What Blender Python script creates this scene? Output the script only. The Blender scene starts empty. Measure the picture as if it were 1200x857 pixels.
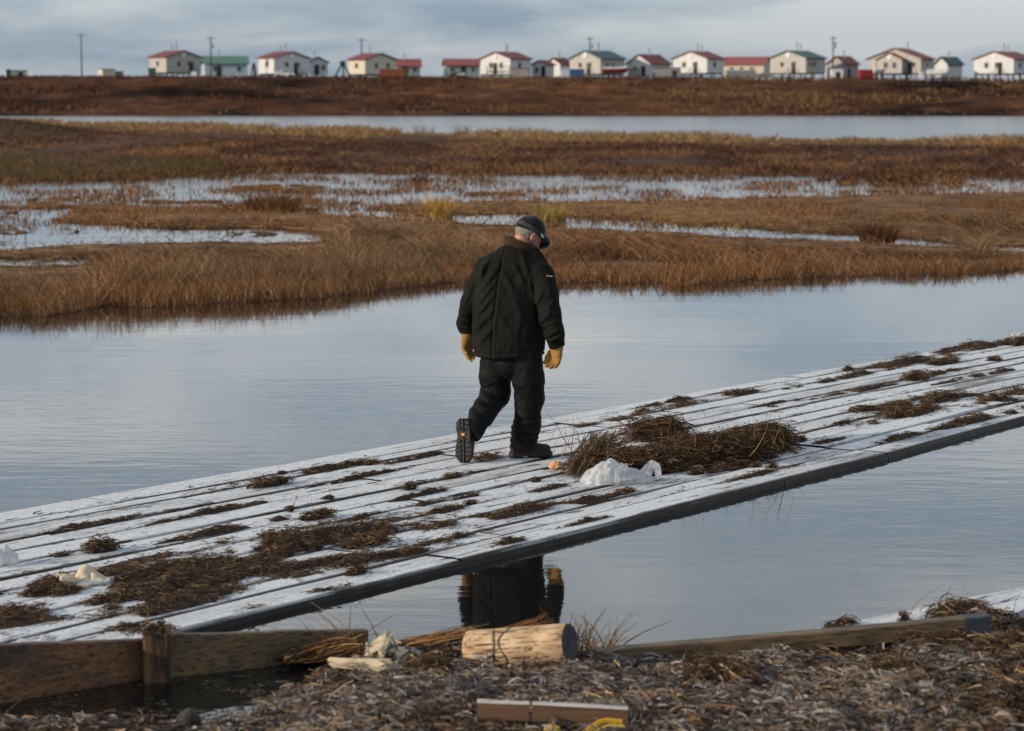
import bpy, math, random
import numpy as np
from mathutils import Matrix, Vector

random.seed(7)
R = np.random.default_rng(11)
scene = bpy.context.scene
COL = scene.collection
F32 = np.float32

# ------------------------------------------------------------------ camera
H = 2.6                      # eye height above the water (z = 0)
FPX = 3000.0                 # focal length in photo pixels (1200 wide)
HOR = 117.0                  # photo row of the horizon
PIT = math.atan((428.5 - HOR) / FPX)
cam_d = bpy.data.cameras.new('camera')
cam = bpy.data.objects.new('camera', cam_d)
COL.objects.link(cam)
cam.location = (0, 0, H)
cam.rotation_euler = (math.pi / 2 - PIT, 0, 0)
cam_d.sensor_width = 36.0
cam_d.lens = 36.0 * FPX / 1200.0
cam_d.clip_start = 0.5
cam_d.clip_end = 20000
cam_d.dof.use_dof = True
cam_d.dof.focus_distance = 18.2
cam_d.dof.aperture_fstop = 3.8
scene.camera = cam
CP, SP = math.cos(PIT), math.sin(PIT)


def ray(u, v):
    a = (np.asarray(u, float) - 600) / FPX
    b = (428.5 - np.asarray(v, float)) / FPX
    return a, CP + b * SP, -SP + b * CP


def P(u, v, z=0.0):
    """point of the plane at height z that the photo shows at pixel (u, v)"""
    dx, dy, dz = ray(u, v)
    t = (z - H) / dz
    return np.stack([dx * t, dy * t, np.zeros_like(t) + z], -1)


def PD(u, v, d):
    """point at depth d on the line of sight through (u, v)"""
    dx, dy, dz = ray(u, v)
    t = d / dy
    return np.array([dx * t, d, H + dz * t])


def UV(x, y, z=0.0):
    zc = y * CP - (z - H) * SP
    yc = y * SP + (z - H) * CP
    return 600 + FPX * x / zc, 428.5 - FPX * yc / zc


# ------------------------------------------------------------------ numpy noise
def _hash(i, j, k, seed):
    h = (i.astype(np.int64) * 374761393 + j.astype(np.int64) * 668265263 + k.astype(np.int64) * 2147483647 + seed * 1274126177) & 0xffffffff
    h = ((h ^ (h >> 13)) * 1274126177) & 0xffffffff
    h = h ^ (h >> 16)
    return (h & 0xffff) / 65535.0


def vnoise(x, y, z=None, seed=0):
    x = np.asarray(x, float); y = np.asarray(y, float)
    z = np.zeros_like(x) if z is None else np.asarray(z, float)
    xi, yi, zi = np.floor(x), np.floor(y), np.floor(z)
    fx, fy, fz = x - xi, y - yi, z - zi
    fx = fx * fx * (3 - 2 * fx); fy = fy * fy * (3 - 2 * fy); fz = fz * fz * (3 - 2 * fz)
    r = 0
    for a in (0, 1):
        for b in (0, 1):
            for c in (0, 1):
                w = (fx if a else 1 - fx) * (fy if b else 1 - fy) * (fz if c else 1 - fz)
                r = r + w * _hash(xi + a, yi + b, zi + c, seed)
    return r


def fbm(x, y, z=None, seed=0, oct=4):
    s = 0; a = .5; t = 0
    for o in range(oct):
        k = 2.03 ** o
        s = s + a * vnoise(np.asarray(x) * k, np.asarray(y) * k, None if z is None else np.asarray(z) * k, seed + o * 17)
        t += a; a *= .5
    return s / t


def sstep(a, b, x):
    t = np.clip((x - a) / (b - a), 0, 1)
    return t * t * (3 - 2 * t)


# ------------------------------------------------------------------ mesh helpers
def tag(o, label=None, cat=None, group=None, kind=None):
    if label: o['label'] = label
    if cat: o['category'] = cat
    if group: o['group'] = group
    if kind: o['kind'] = kind
    return o


def empty(name, loc, label=None, cat=None, group=None, rz=0.0):
    o = bpy.data.objects.new(name, None)
    COL.objects.link(o)
    o.empty_display_size = .1
    o.location = tuple(loc)
    o.rotation_euler = (0, 0, rz)
    return tag(o, label, cat, group)


class Acc:
    """collects vertices, faces and colours and links them as one mesh object"""
    def __init__(s):
        s.v = []; s.q = []; s.t = []; s.c = []; s.n = 0

    def add(s, v, q=None, t=None, c=(.5, .5, .5)):
        v = np.asarray(v, float).reshape(-1, 3)
        c = np.asarray(c, float)
        if c.ndim == 1: c = np.tile(c[:3], (len(v), 1))
        s.v.append(v); s.c.append(c)
        if q is not None and len(q): s.q.append(np.asarray(q, np.int64).reshape(-1, 4) + s.n)
        if t is not None and len(t): s.t.append(np.asarray(t, np.int64).reshape(-1, 3) + s.n)
        s.n += len(v)
        return s

    def box(s, c, size, rz=0.0, col=(.5, .5, .5), bev=0.0, rx=0.0, ry=0.0):
        sx, sy, sz = [k / 2 for k in size]
        b = min(bev, sx * .9, sy * .9, sz * .9)
        if b <= 0:
            v = np.array([[x, y, z] for x in (-sx, sx) for y in (-sy, sy) for z in (-sz, sz)])
            q = [[0, 1, 3, 2], [4, 6, 7, 5], [0, 4, 5, 1], [2, 3, 7, 6], [0, 2, 6, 4], [1, 5, 7, 3]]
            t = None
        else:
            import bmesh
            bm = bmesh.new()
            bmesh.ops.create_cube(bm, size=1.0)
            for w in bm.verts: w.co = (w.co.x * 2 * sx, w.co.y * 2 * sy, w.co.z * 2 * sz)
            bmesh.ops.bevel(bm, geom=list(bm.edges), offset=b, segments=2, affect='EDGES', profile=.5)
            bm.verts.index_update()
            v = np.array([w.co[:] for w in bm.verts])
            q = [[w.index for w in f.verts] for f in bm.faces if len(f.verts) == 4]
            t = [[w.index for w in f.verts] for f in bm.faces if len(f.verts) == 3]
            bm.free()
        M = np.array((Matrix.Rotation(rz, 3, 'Z') @ Matrix.Rotation(ry, 3, 'Y') @ Matrix.Rotation(rx, 3, 'X')))
        return s.add(v @ M.T + np.asarray(c, float), q, t, col)

    def tube(s, pts, rad, n=8, col=(.5, .5, .5), cap=True):
        pts = np.asarray(pts, float)
        rad = np.broadcast_to(np.asarray(rad, float), (len(pts),))
        tg = np.gradient(pts, axis=0)
        tg /= np.linalg.norm(tg, axis=1)[:, None] + 1e-9
        up = np.array([0, 0, 1.]) if abs(tg[0][2]) < .9 else np.array([1., 0, 0])
        a = np.cross(tg, up); a /= np.linalg.norm(a, axis=1)[:, None] + 1e-9
        b = np.cross(a, tg)
        th = np.arange(n) / n * 2 * np.pi
        v = pts[:, None] + rad[:, None, None] * (np.cos(th)[None, :, None] * a[:, None] + np.sin(th)[None, :, None] * b[:, None])
        m = len(pts)
        i = np.arange(m - 1)[:, None] * n; j = np.arange(n)[None]; k = (j + 1) % n
        q = np.stack([i + j, i + n + j, i + n + k, i + k], -1).reshape(-1, 4)
        v = v.reshape(-1, 3); t = []
        if cap:
            v = np.vstack([v, pts[0], pts[-1]])
            for jj in range(n):
                t.append([m * n, jj, (jj + 1) % n]); t.append([m * n + 1, (m - 1) * n + (jj + 1) % n, (m - 1) * n + jj])
        return s.add(v, q, t, col)

    def grid(s, V, col=(.5, .5, .5)):
        V = np.asarray(V, float); a, b = V.shape[:2]
        i = np.arange(a - 1)[:, None] * b; j = np.arange(b - 1)[None]
        q = np.stack([i + j, i + j + 1, i + b + j + 1, i + b + j], -1).reshape(-1, 4)
        c = np.asarray(col, float)
        if c.ndim == 3: c = c.reshape(-1, 3)
        return s.add(V.reshape(-1, 3), q, None, c)

    def ribbons(s, pts, w, col, roll=None):
        """pts (N,S,3); w (N,) or (N,S) half widths; col (N,3); flat bent strips"""
        pts = np.asarray(pts, float); N, S = pts.shape[:2]
        if N == 0: return s
        w = np.asarray(w, float)
        if w.ndim == 1: w = w[:, None] * np.linspace(1, .25, S)[None]
        tg = np.gradient(pts, axis=1)
        rv = R.normal(size=(N, 1, 3)) if roll is None else np.asarray(roll, float).reshape(-1, 1, 3)
        sd = np.cross(tg, np.broadcast_to(rv, tg.shape))
        sd /= np.linalg.norm(sd, axis=2)[..., None] + 1e-9
        V = np.stack([pts - sd * w[..., None], pts + sd * w[..., None]], 2).reshape(-1, 3)
        b = (np.arange(N) * S * 2)[:, None] + (np.arange(S - 1) * 2)[None]
        q = np.stack([b, b + 1, b + 3, b + 2], -1).reshape(-1, 4)
        return s.add(V, q, None, np.repeat(np.asarray(col, float), S * 2, axis=0))

    def build(s, name, mat, parent=None, smooth=False, origin=None):
        V = np.vstack(s.v); C = np.vstack(s.c)
        if origin is not None: V = V - np.asarray(origin, float)
        Q = np.vstack(s.q) if s.q else np.zeros((0, 4), np.int64)
        T = np.vstack(s.t) if s.t else np.zeros((0, 3), np.int64)
        me = bpy.data.meshes.new(name)
        me.vertices.add(len(V)); me.vertices.foreach_set('co', V.astype(F32).ravel())
        nl = Q.size + T.size
        me.loops.add(nl); me.loops.foreach_set('vertex_index', np.concatenate([Q.ravel(), T.ravel()]).astype(np.int32))
        npoly = len(Q) + len(T)
        me.polygons.add(npoly)
        st = np.concatenate([np.arange(len(Q)) * 4, len(Q) * 4 + np.arange(len(T)) * 3]).astype(np.int32)
        me.polygons.foreach_set('loop_start', st)
        me.polygons.foreach_set('use_smooth', np.full(npoly, bool(smooth)))
        me.update(calc_edges=True)
        at = me.color_attributes.new('col', 'FLOAT_COLOR', 'POINT')
        at.data.foreach_set('color', np.hstack([C, np.ones((len(C), 1))]).astype(F32).ravel())
        me.materials.append(mat)
        o = bpy.data.objects.new(name, me)
        COL.objects.link(o)
        if parent is not None: o.parent = parent
        if origin is not None: o.location = tuple(np.asarray(origin, float))
        return o


# ------------------------------------------------------------------ signed distance modelling
def grid3(lo, hi, h):
    ax = [np.arange(a, b + h, h, dtype=F32) for a, b in zip(lo, hi)]
    return ax[0][:, None, None], ax[1][None, :, None], ax[2][None, None, :]


def cap(G, a, b, ra, rb):
    x, y, z = G
    a = np.asarray(a, F32); b = np.asarray(b, F32); d = b - a
    L = float(d @ d) + 1e-9
    t = np.clip(((x - a[0]) * d[0] + (y - a[1]) * d[1] + (z - a[2]) * d[2]) / L, 0, 1)
    return np.sqrt((x - a[0] - t * d[0]) ** 2 + (y - a[1] - t * d[1]) ** 2 + (z - a[2] - t * d[2]) ** 2) - (ra + (rb - ra) * t)


def ell(G, c, r):
    x, y, z = G
    k = np.sqrt(((x - c[0]) / r[0]) ** 2 + ((y - c[1]) / r[1]) ** 2 + ((z - c[2]) / r[2]) ** 2)
    return (k - 1) * min(r)


def smin(a, b, k):
    h = np.clip(.5 + .5 * (b - a) / k, 0, 1)
    return b + (a - b) * h - k * h * (1 - h)


def chain(G, pts, rad, k=.02):
    f = None
    for i in range(len(pts) - 1):
        c = cap(G, pts[i], pts[i + 1], rad[i], rad[i + 1])
        f = c if f is None else smin(f, c, k)
    return f


def xform(G, M):
    """grid coordinates in the local frame of M (4x4 local->world)"""
    I = np.array(M.inverted(), dtype=F32)
    x, y, z = G
    return tuple(I[i, 0] * x + I[i, 1] * y + I[i, 2] * z + I[i, 3] for i in range(3))


def surface(Fv, lo, h):
    Fv = np.asarray(Fv, F32)
    s = Fv < 0
    n = np.array(Fv.shape) - 1
    cnt = np.zeros(n, np.int8)
    for a in (0, 1):
        for b in (0, 1):
            for c in (0, 1):
                cnt += s[a:a + n[0], b:b + n[1], c:c + n[2]]
    act = (cnt > 0) & (cnt < 8)
    idx = np.argwhere(act)
    ids = np.full(n, -1, np.int64); ids[act] = np.arange(len(idx))
    cor = [(a, b, c) for a in (0, 1) for b in (0, 1) for c in (0, 1)]
    val = {c: Fv[idx[:, 0] + c[0], idx[:, 1] + c[1], idx[:, 2] + c[2]] for c in cor}
    acc = np.zeros((len(idx), 3)); m = np.zeros(len(idx))
    for c in cor:
        for ax in range(3):
            if c[ax] == 0:
                d = list(c); d[ax] = 1; d = tuple(d)
                fa, fb = val[c], val[d]
                cr = (fa < 0) != (fb < 0)
                t = np.where(cr, fa / np.where(cr, fa - fb, 1), 0)
                p = np.tile(np.array(c, float), (len(idx), 1)); p[:, ax] = t
                acc += p * cr[:, None]; m += cr
    V = (idx + acc / m[:, None]) * h + np.asarray(lo)
    qs = []
    for ax in range(3):
        o1, o2 = (ax + 1) % 3, (ax + 2) % 3
        sl0 = [slice(None)] * 3; sl1 = [slice(None)] * 3
        sl0[ax] = slice(0, -1); sl1[ax] = slice(1, None)
        for k in (o1, o2):
            sl0[k] = slice(1, -1); sl1[k] = slice(1, -1)
        A, B = s[tuple(sl0)], s[tuple(sl1)]
        e = np.argwhere(A != B)
        if not len(e): continue
        flip = A[e[:, 0], e[:, 1], e[:, 2]]
        e = e.copy(); e[:, o1] += 1; e[:, o2] += 1
        def cid(d1, d2):
            f = e.copy(); f[:, o1] -= d1; f[:, o2] -= d2
            return ids[f[:, 0], f[:, 1], f[:, 2]]
        q = np.stack([cid(1, 1), cid(0, 1), cid(0, 0), cid(1, 0)], -1)
        q[~flip] = q[~flip][:, ::-1]
        qs.append(q)
    return V, np.vstack(qs)


def sdf_obj(name, fn, lo, hi, h, mat, parent=None, origin=None):
    G = grid3(lo, hi, h)
    Fv = np.broadcast_to(fn(G), tuple(len(g.ravel()) for g in G))
    V, Q = surface(Fv, lo, h)
    return Acc().add(V, Q).build(name, mat, parent, smooth=True)


# ------------------------------------------------------------------ materials
def nt(name):
    m = bpy.data.materials.new(name); m.use_nodes = True
    t = m.node_tree; b = t.nodes['Principled BSDF']
    return m, t, b


def node(t, typ, **kw):
    n = t.nodes.new(typ)
    for k, v in kw.items():
        if k in n.bl_rna.properties: setattr(n, k, v)
        else: n.inputs[k].default_value = v
    return n


def ramp(t, src, stops):
    r = t.nodes.new('ShaderNodeValToRGB')
    el = r.color_ramp.elements
    while len(el) < len(stops): el.new(.5)
    for e, (p, c) in zip(el, stops):
        e.position = p
        e.color = (c, c, c, 1) if isinstance(c, (int, float)) else (*c, 1)
    t.links.new(src, r.inputs[0])
    return r.outputs[0]


def mix(t, f, a, b, typ='MIX'):
    m = t.nodes.new('ShaderNodeMix'); m.data_type = 'RGBA'; m.blend_type = typ
    for k, v in ((0, f), (6, a), (7, b)):
        if hasattr(v, 'is_linked'): t.links.new(v, m.inputs[k])
        elif isinstance(v, (int, float)): m.inputs[k].default_value = v if k == 0 else (v, v, v, 1)
        else: m.inputs[k].default_value = (*v[:3], 1)
    return m.outputs[2]


def noise(t, scale, detail=4, rough=.55, stretch=(1, 1, 1), rot=0.0, coord='Object', dist=0.0, off=(0, 0, 0)):
    tc = t.nodes.new('ShaderNodeTexCoord'); mp = t.nodes.new('ShaderNodeMapping')
    # rotate first, then stretch: two mappings
    mp.inputs['Rotation'].default_value = (0, 0, rot)
    mp.inputs['Location'].default_value = off
    t.links.new(tc.outputs[coord], mp.inputs[0])
    m2 = t.nodes.new('ShaderNodeMapping'); m2.inputs['Scale'].default_value = stretch
    t.links.new(mp.outputs[0], m2.inputs[0])
    n = t.nodes.new('ShaderNodeTexNoise')
    n.inputs['Scale'].default_value = scale; n.inputs['Detail'].default_value = detail
    n.inputs['Roughness'].default_value = rough; n.inputs['Distortion'].default_value = dist
    t.links.new(m2.outputs[0], n.inputs[0])
    return n.outputs[0]


def bump(t, b, src, strength, dist):
    n = t.nodes.new('ShaderNodeBump')
    n.inputs['Strength'].default_value = strength; n.inputs['Distance'].default_value = dist
    t.links.new(src, n.inputs['Height'])
    t.links.new(n.outputs[0], b.inputs['Normal'])
    return n


def flat(name, c1, c2=None, scale=8, rough=.8, bmp=0.0, bdist=.01, stretch=(1, 1, 1), lo=.35, hi=.65, spec=.3, metal=0.0, detail=5):
    m, t, b = nt(name)
    b.inputs['Roughness'].default_value = rough
    b.inputs['Specular IOR Level'].default_value = spec
    b.inputs['Metallic'].default_value = metal
    n = noise(t, scale, detail, stretch=stretch)
    c2 = c2 or tuple(k * .8 for k in c1)
    t.links.new(ramp(t, n, [(lo, c1), (hi, c2)]), b.inputs['Base Color'])
    if bmp: bump(t, b, n, bmp, bdist)
    return m


def plant_mat(name, transl=.25, rough=.7, vary=.35, scale=3.0):
    """colour per strand comes from the mesh attribute, with a little noise on it"""
    m, t, b = nt(name)
    a = t.nodes.new('ShaderNodeAttribute'); a.attribute_name = 'col'
    n = noise(t, scale, 3)
    c = mix(t, 1.0, a.outputs[0], ramp(t, n, [(.3, 1 - vary), (.7, 1 + vary * .4)]), 'MULTIPLY')
    t.links.new(c, b.inputs['Base Color'])
    b.inputs['Roughness'].default_value = rough
    b.inputs['Specular IOR Level'].default_value = .2
    tr = t.nodes.new('ShaderNodeBsdfTranslucent'); t.links.new(c, tr.inputs[0])
    ms = t.nodes.new('ShaderNodeMixShader'); ms.inputs[0].default_value = transl
    t.links.new(b.outputs[0], ms.inputs[1]); t.links.new(tr.outputs[0], ms.inputs[2])
    t.links.new(ms.outputs[0], t.nodes['Material Output'].inputs[0])
    return m


def pal(n, cols, jit=.15, w=None):
    cols = np.asarray(cols, float)
    i = R.choice(len(cols), n, p=w)
    c = cols[i] * (1 + R.normal(0, jit, (n, 1)))
    return np.clip(c, .004, .9)

# ------------------------------------------------------------------ light
SUN_EL = math.radians(15)
SUN_V = Vector((-0.93, -0.34, 0)).normalized() * math.cos(SUN_EL) + Vector((0, 0, math.sin(SUN_EL)))
sd_ = bpy.data.lights.new('sun', 'SUN'); sd_.energy = 4.2; sd_.angle = math.radians(0.9); sd_.color = (1.0, .84, .65)
so = bpy.data.objects.new('sun', sd_); COL.objects.link(so)
so.rotation_euler = SUN_V.to_track_quat('Z', 'Y').to_euler()
so.location = (-20, 0, 30)
w = bpy.data.worlds.new('World'); scene.world = w; w.use_nodes = True
t = w.node_tree; bg = t.nodes['Background']; bg.inputs[1].default_value = 0.1
sky = t.nodes.new('ShaderNodeTexSky'); sky.sky_type = 'NISHITA'; sky.sun_disc = False
sky.sun_elevation = SUN_EL; sky.sun_rotation = math.atan2(SUN_V.x, SUN_V.y)
sky.air_density = 1.0; sky.dust_density = .6; sky.ozone_density = 1.5
# like any overcast, it is brighter overhead than at the horizon
# thin stretched cloud over the clear sky: noise of the view direction
tc = t.nodes.new('ShaderNodeTexCoord')
mp = t.nodes.new('ShaderNodeMapping'); mp.inputs['Scale'].default_value = (2.6, 2.6, 15); mp.inputs['Location'].default_value = (3.1, .4, .3)
t.links.new(tc.outputs['Generated'], mp.inputs[0])
n1 = t.nodes.new('ShaderNodeTexNoise'); n1.inputs['Scale'].default_value = 2.3; n1.inputs['Detail'].default_value = 7; n1.inputs['Roughness'].default_value = .55; n1.inputs['Distortion'].default_value = .5
t.links.new(mp.outputs[0], n1.inputs[0])
mask = ramp(t, n1.outputs[0], [(.40, .0), (.62, 1.0)])
cl = mix(t, mask, (2.35, 3.15, 4.1), (5.0, 5.4, 5.75))
sx = t.nodes.new('ShaderNodeSeparateXYZ'); t.links.new(tc.outputs['Generated'], sx.inputs[0])
cl = mix(t, 1.0, cl, ramp(t, sx.outputs[2], [(.0, (.42, .42, .42)), (.03, (.47, .468, .464)), (.08, (.83, .77, .715)), (.2, (1.0, .92, .845)), (.6, (.70, .68, .66))]), 'MULTIPLY')
cl = mix(t, 1.0, cl, (2.4, 2.4, 2.4), 'MULTIPLY')
# low in the sky the veil of cloud is complete, higher up the blue shows through more
sx = t.nodes.new('ShaderNodeSeparateXYZ'); t.links.new(tc.outputs['Generated'], sx.inputs[0])
veil = ramp(t, sx.outputs[2], [(.0, .92), (.3, .88), (.8, .6)])
t.links.new(mix(t, veil, sky.outputs[0], cl), bg.inputs[0])
vs = scene.view_settings
vs.view_transform = 'Standard'; vs.look = 'None'; vs.gamma = 1; vs.use_curve_mapping = False; vs.exposure = 0.0

# ------------------------------------------------------------------ water
m, t, b = nt('water')
b.inputs['Base Color'].default_value = (.007, .008, .008, 1)
b.inputs['Roughness'].default_value = .03
b.inputs['IOR'].default_value = 1.34
geo = t.nodes.new('ShaderNodeNewGeometry')
sep = t.nodes.new('ShaderNodeSeparateXYZ'); t.links.new(geo.outputs['Position'], sep.inputs[0])
fine = noise(t, 3.2, 3, stretch=(.55, 1.5, 1), dist=.3)
swell = noise(t, .55, 2, stretch=(.35, 1.2, 1))
wind = noise(t, .05, 2, stretch=(.5, 1.6, 1))
far = node(t, 'ShaderNodeMapRange'); t.links.new(sep.outputs[1], far.inputs[0])
far.inputs[1].default_value = 35; far.inputs[2].default_value = 190; far.inputs[3].default_value = 0; far.inputs[4].default_value = 1
def mth(op, a, b_):
    n = t.nodes.new('ShaderNodeMath'); n.operation = op
    for i, k in enumerate((a, b_)):
        if hasattr(k, 'is_linked'): t.links.new(k, n.inputs[i])
        else: n.inputs[i].default_value = k
    return n.outputs[0]
wm = ramp(t, wind, [(.40, .15), (.60, 1.6)])
h1 = mth('MULTIPLY', mth('MULTIPLY', fine, .0016), wm)
h2 = mth('MULTIPLY', swell, .0035)
h3 = mth('MULTIPLY', mth('MULTIPLY', noise(t, 1.3, 4, stretch=(.6, 1, 1)), .03), far.outputs[0])
rg_ = node(t, 'ShaderNodeMapRange'); t.links.new(sep.outputs[1], rg_.inputs[0])
rg_.inputs[1].default_value = 45; rg_.inputs[2].default_value = 180; rg_.inputs[3].default_value = .03; rg_.inputs[4].default_value = .20
t.links.new(rg_.outputs[0], b.inputs['Roughness'])
bp = t.nodes.new('ShaderNodeBump'); bp.inputs['Strength'].default_value = 1; bp.inputs['Distance'].default_value = 1
t.links.new(mth('ADD', mth('ADD', h1, h2), h3), bp.inputs['Height'])
t.links.new(bp.outputs[0], b.inputs['Normal'])
WATER = m
o = Acc().add([[-3000, -60, 0], [3000, -60, 0], [3000, 5500, 0], [-3000, 5500, 0]], [[0, 1, 2, 3]]).build('water', WATER)
tag(o, kind='structure')


# ------------------------------------------------------------------ marsh terrain
def il(u, pts):
    p = np.array(pts, float)
    return np.interp(u, p[:, 0], p[:, 1])


SHORE_FAR = [(-600, 137), (-200, 137), (15, 136), (1200, 135.5), (1900, 135.5)]
SHORE_NEAR = [(-600, 138), (-40, 139), (30, 143), (80, 146.5), (150, 147), (300, 151.5), (500, 158), (700, 162), (900, 164), (1200, 165.5), (1900, 168)]
WET_TOP = [(-600, 216), (0, 215), (150, 212), (220, 206), (300, 202), (500, 203), (700, 204), (900, 204), (1200, 207), (1900, 214)]
WET_BOT = [(-600, 300), (0, 292), (60, 262), (100, 240), (240, 243), (330, 250), (420, 246), (480, 240), (560, 238), (800, 238), (900, 232), (1000, 231), (1100, 228), (1200, 226), (1900, 222)]
POND = [(380, 249), (430, 250), (480, 254), (540, 258), (620, 259), (680, 263), (750, 266), (850, 272), (950, 277), (1050, 283), (1100, 287), (1150, 290), (1200, 293), (1400, 300), (1900, 310)]
POND_W = [(360, 0), (385, 5), (470, 5), (500, 3), (530, 6), (600, 7.5), (760, 7), (810, 5), (850, 8), (950, 5), (1000, 6), (1060, 4.5), (1120, 2.5), (1150, 0), (1165, 3), (1200, 4.5), (1900, 5)]
POOL_C = [(-600, 285), (0, 282), (60, 277), (150, 276), (250, 277), (360, 278), (420, 280)]
POOL_W = [(-600, 14), (0, 14), (60, 16), (150, 12), (250, 9), (330, 10), (375, 6), (400, 0)]
NEAR = [(-600, 392), (-200, 384), (0, 371), (60, 369), (130, 362), (200, 357), (300, 354), (370, 351), (450, 341), (520, 334), (620, 331), (700, 332), (800, 332), (900, 329), (1000, 325), (1100, 322), (1200, 317), (1500, 310), (1900, 306)]


def land(u, v, detail=True):
    """signed 'landness' of the marsh in map units; > 0 is ground above the water"""
    u = np.asarray(u, float); v = np.asarray(v, float)
    sc = np.clip((v - 112) / 140, .15, 2)              # rows shrink with distance
    nz = (fbm(u / 60, v / (7 * sc), seed=3, oct=4) - .5)
    nz2 = (fbm(u / 14, v / (2.5 * sc), seed=8, oct=3) - .5)
    j = (nz * 10 + nz2 * 5) * sc if detail else 0
    dfar = v - il(u, SHORE_NEAR) + (nz * 5 + nz2 * 3) * .5
    L = dfar / sc
    wet = np.minimum(v - il(u, WET_TOP), il(u, WET_BOT) - v) + j * .8
    streak = (fbm(u / 150 + 3, v / 6.5, seed=21, oct=4) - .53) * 30 + (fbm(u / 26, v / 3.2, seed=29, oct=3) - .5) * 16 - 6.0
    edge = np.exp(-np.maximum(np.minimum(v - il(u, WET_TOP), 30), 0) / 4) * 2.5
    L = np.where(wet > 0, np.minimum(L, np.maximum(-wet / sc, np.minimum(streak + edge, 6))), np.minimum(L, -wet / sc))
    pond = (np.abs(v - il(u, POND)) + j * .28 - il(u, POND_W)) / sc
    L = np.minimum(L, pond)
    pool = (np.abs(v - il(u, POOL_C)) + j * .5 - il(u, POOL_W)) / sc
    pool = np.where(pool < 0, np.maximum(pool, streak * .7 - 1.2), pool)
    L = np.minimum(L, pool)
    pw2 = (np.abs(v - il(u, [(-600, 312), (0, 309), (140, 306), (170, 305)])) + j * .4 - il(u, [(-600, 7), (0, 6), (100, 4.5), (150, 0)])) / sc
    L = np.minimum(L, pw2)
    L = np.minimum(L, (il(u, NEAR) - v + j * .45) / sc)
    return L


rows = np.concatenate([np.arange(139.5, 150, .5), np.arange(150, 400, .75)])
cols = np.concatenate([np.arange(-2600, -560, 30.0), np.arange(-560, 1780, 4.0), np.arange(1780, 3900, 30.0)])
UU, VV = np.meshgrid(cols, rows, indexing='ij')
L = land(UU, VV)
base = P(UU, VV, 0.0)
zt = np.clip(L, -8, 14)
zz = np.where(zt > 0, .015 + .012 * np.minimum(zt, 8) + .05 * sstep(4, 14, zt) * fbm(base[..., 0] * .5, base[..., 1] * .2, seed=5), zt * .03 - .01)
# a low heath mound on the left, before the far river
mx = np.exp(-((UU + 25) / 95.0) ** 2) * np.exp(-((VV - 158) / 7.5) ** 2)
zz += 1.05 * mx
base[..., 2] = zz
m, t, b = nt('marsh_earth')
n = noise(t, .9, 6, stretch=(1, .45, 1)); n2 = noise(t, .06, 4, stretch=(.7, .3, 1))
c1 = ramp(t, n, [(.3, (.030, .015, .009)), (.5, (.075, .035, .018)), (.7, (.135, .068, .033))])
c2 = ramp(t, n2, [(.35, (.6, .5, .5)), (.5, (1, .95, .9)), (.68, (1.35, 1.25, 1.0))])
vc = t.nodes.new('ShaderNodeAttribute'); vc.attribute_name = 'col'
n3 = noise(t, 2.6, 5, .65, stretch=(.6, .6, 1)); sv = t.nodes.new('ShaderNodeSeparateColor'); t.links.new(vc.outputs[0], sv.inputs[0])
c3 = ramp(t, n3, [(.3, (.060, .028, .013)), (.48, (.155, .075, .031)), (.68, (.30, .165, .07))])
t.links.new(mix(t, sv.outputs[0], mix(t, 1.0, c1, c2, 'MULTIPLY'), c3), b.inputs['Base Color'])
b.inputs['Roughness'].default_value = .95; b.inputs['Specular IOR Level'].default_value = .1
bump(t, b, n, .8, .12)
EARTH = m
mat_ = sstep(214, 232, VV) * np.clip(.15 + 1.5 * fbm(UU / 50, VV / 5, seed=87, oct=4), 0, 1) * sstep(0, 2.5, L)      # flattened sedge mats on the earth
o = Acc().grid(np.swapaxes(base, 0, 1), np.swapaxes(np.stack([mat_] * 3, -1), 0, 1)).build('ground', EARTH, smooth=True)
tag(o, kind='structure')

# ------------------------------------------------------------------ far bank and the tundra behind it
DB = H * FPX / (135.7 - HOR)      # distance of the far waterline
CREST = [(-900, 90.5), (0, 90.2), (400, 90.2), (560, 91), (700, 92), (800, 93), (900, 94.5), (1200, 96), (2000, 97)]
us = np.concatenate([np.arange(-3000, -700, 20.0), np.arange(-700, 1900, 4.0), np.arange(1900, 4200, 20.0)])
ds = np.concatenate([np.arange(-6, 46, .8), np.arange(46, 80, 4), [90, 120, 200, 400, 900, 2500, 6000]])
UB, DD = np.meshgrid(us, ds, indexing='ij')
xb = (UB - 600) / FPX * (DB + DD)
yb = DB + DD
D_CR = DB + 44
zc = H - (il(UB, CREST) - HOR) * D_CR / FPX
prof = np.interp(DD, [-6, 0, 2, 6, 13, 18, 27, 34, 44, 60, 6000], [-.12, 0, .06, .13, .34, .46, .66, .84, .985, 1.0, 1.0])
zb = zc * prof
amp = sstep(1, 8, DD) * (1 - sstep(50, 90, DD))
zb += amp * ((fbm(xb / 16, DD / 7, seed=41, oct=4) - .5) * 3.6 * (1 - .8 * sstep(34, 44, DD)) + (fbm(xb / 3.0, DD / 1.6, seed=43, oct=3) - .5) * .7)
zb += sstep(560, 900, UB) * np.exp(-((DD - 44) / 6) ** 2) * (fbm(xb / 5, DD / 5, seed=47, oct=3) - .45) * .9
m, t, b = nt('tundra')
n = noise(t, .45, 8, .68, stretch=(.4, 1, 1.6)); n2 = noise(t, .035, 4, stretch=(.6, 1, 2.5), off=(2, 3, 0))
c1 = ramp(t, n, [(.3, (.035, .018, .012)), (.5, (.088, .042, .024)), (.72, (.18, .095, .048))])
c2 = ramp(t, n2, [(.40, (.20, .22, .28)), (.47, (.85, .8, .8)), (.6, (1.1, 1.0, .9)), (.72, (1.5, 1.45, 1.2))])  # darkest stop paints gully shade into the bank, along with darker vegetation
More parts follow.
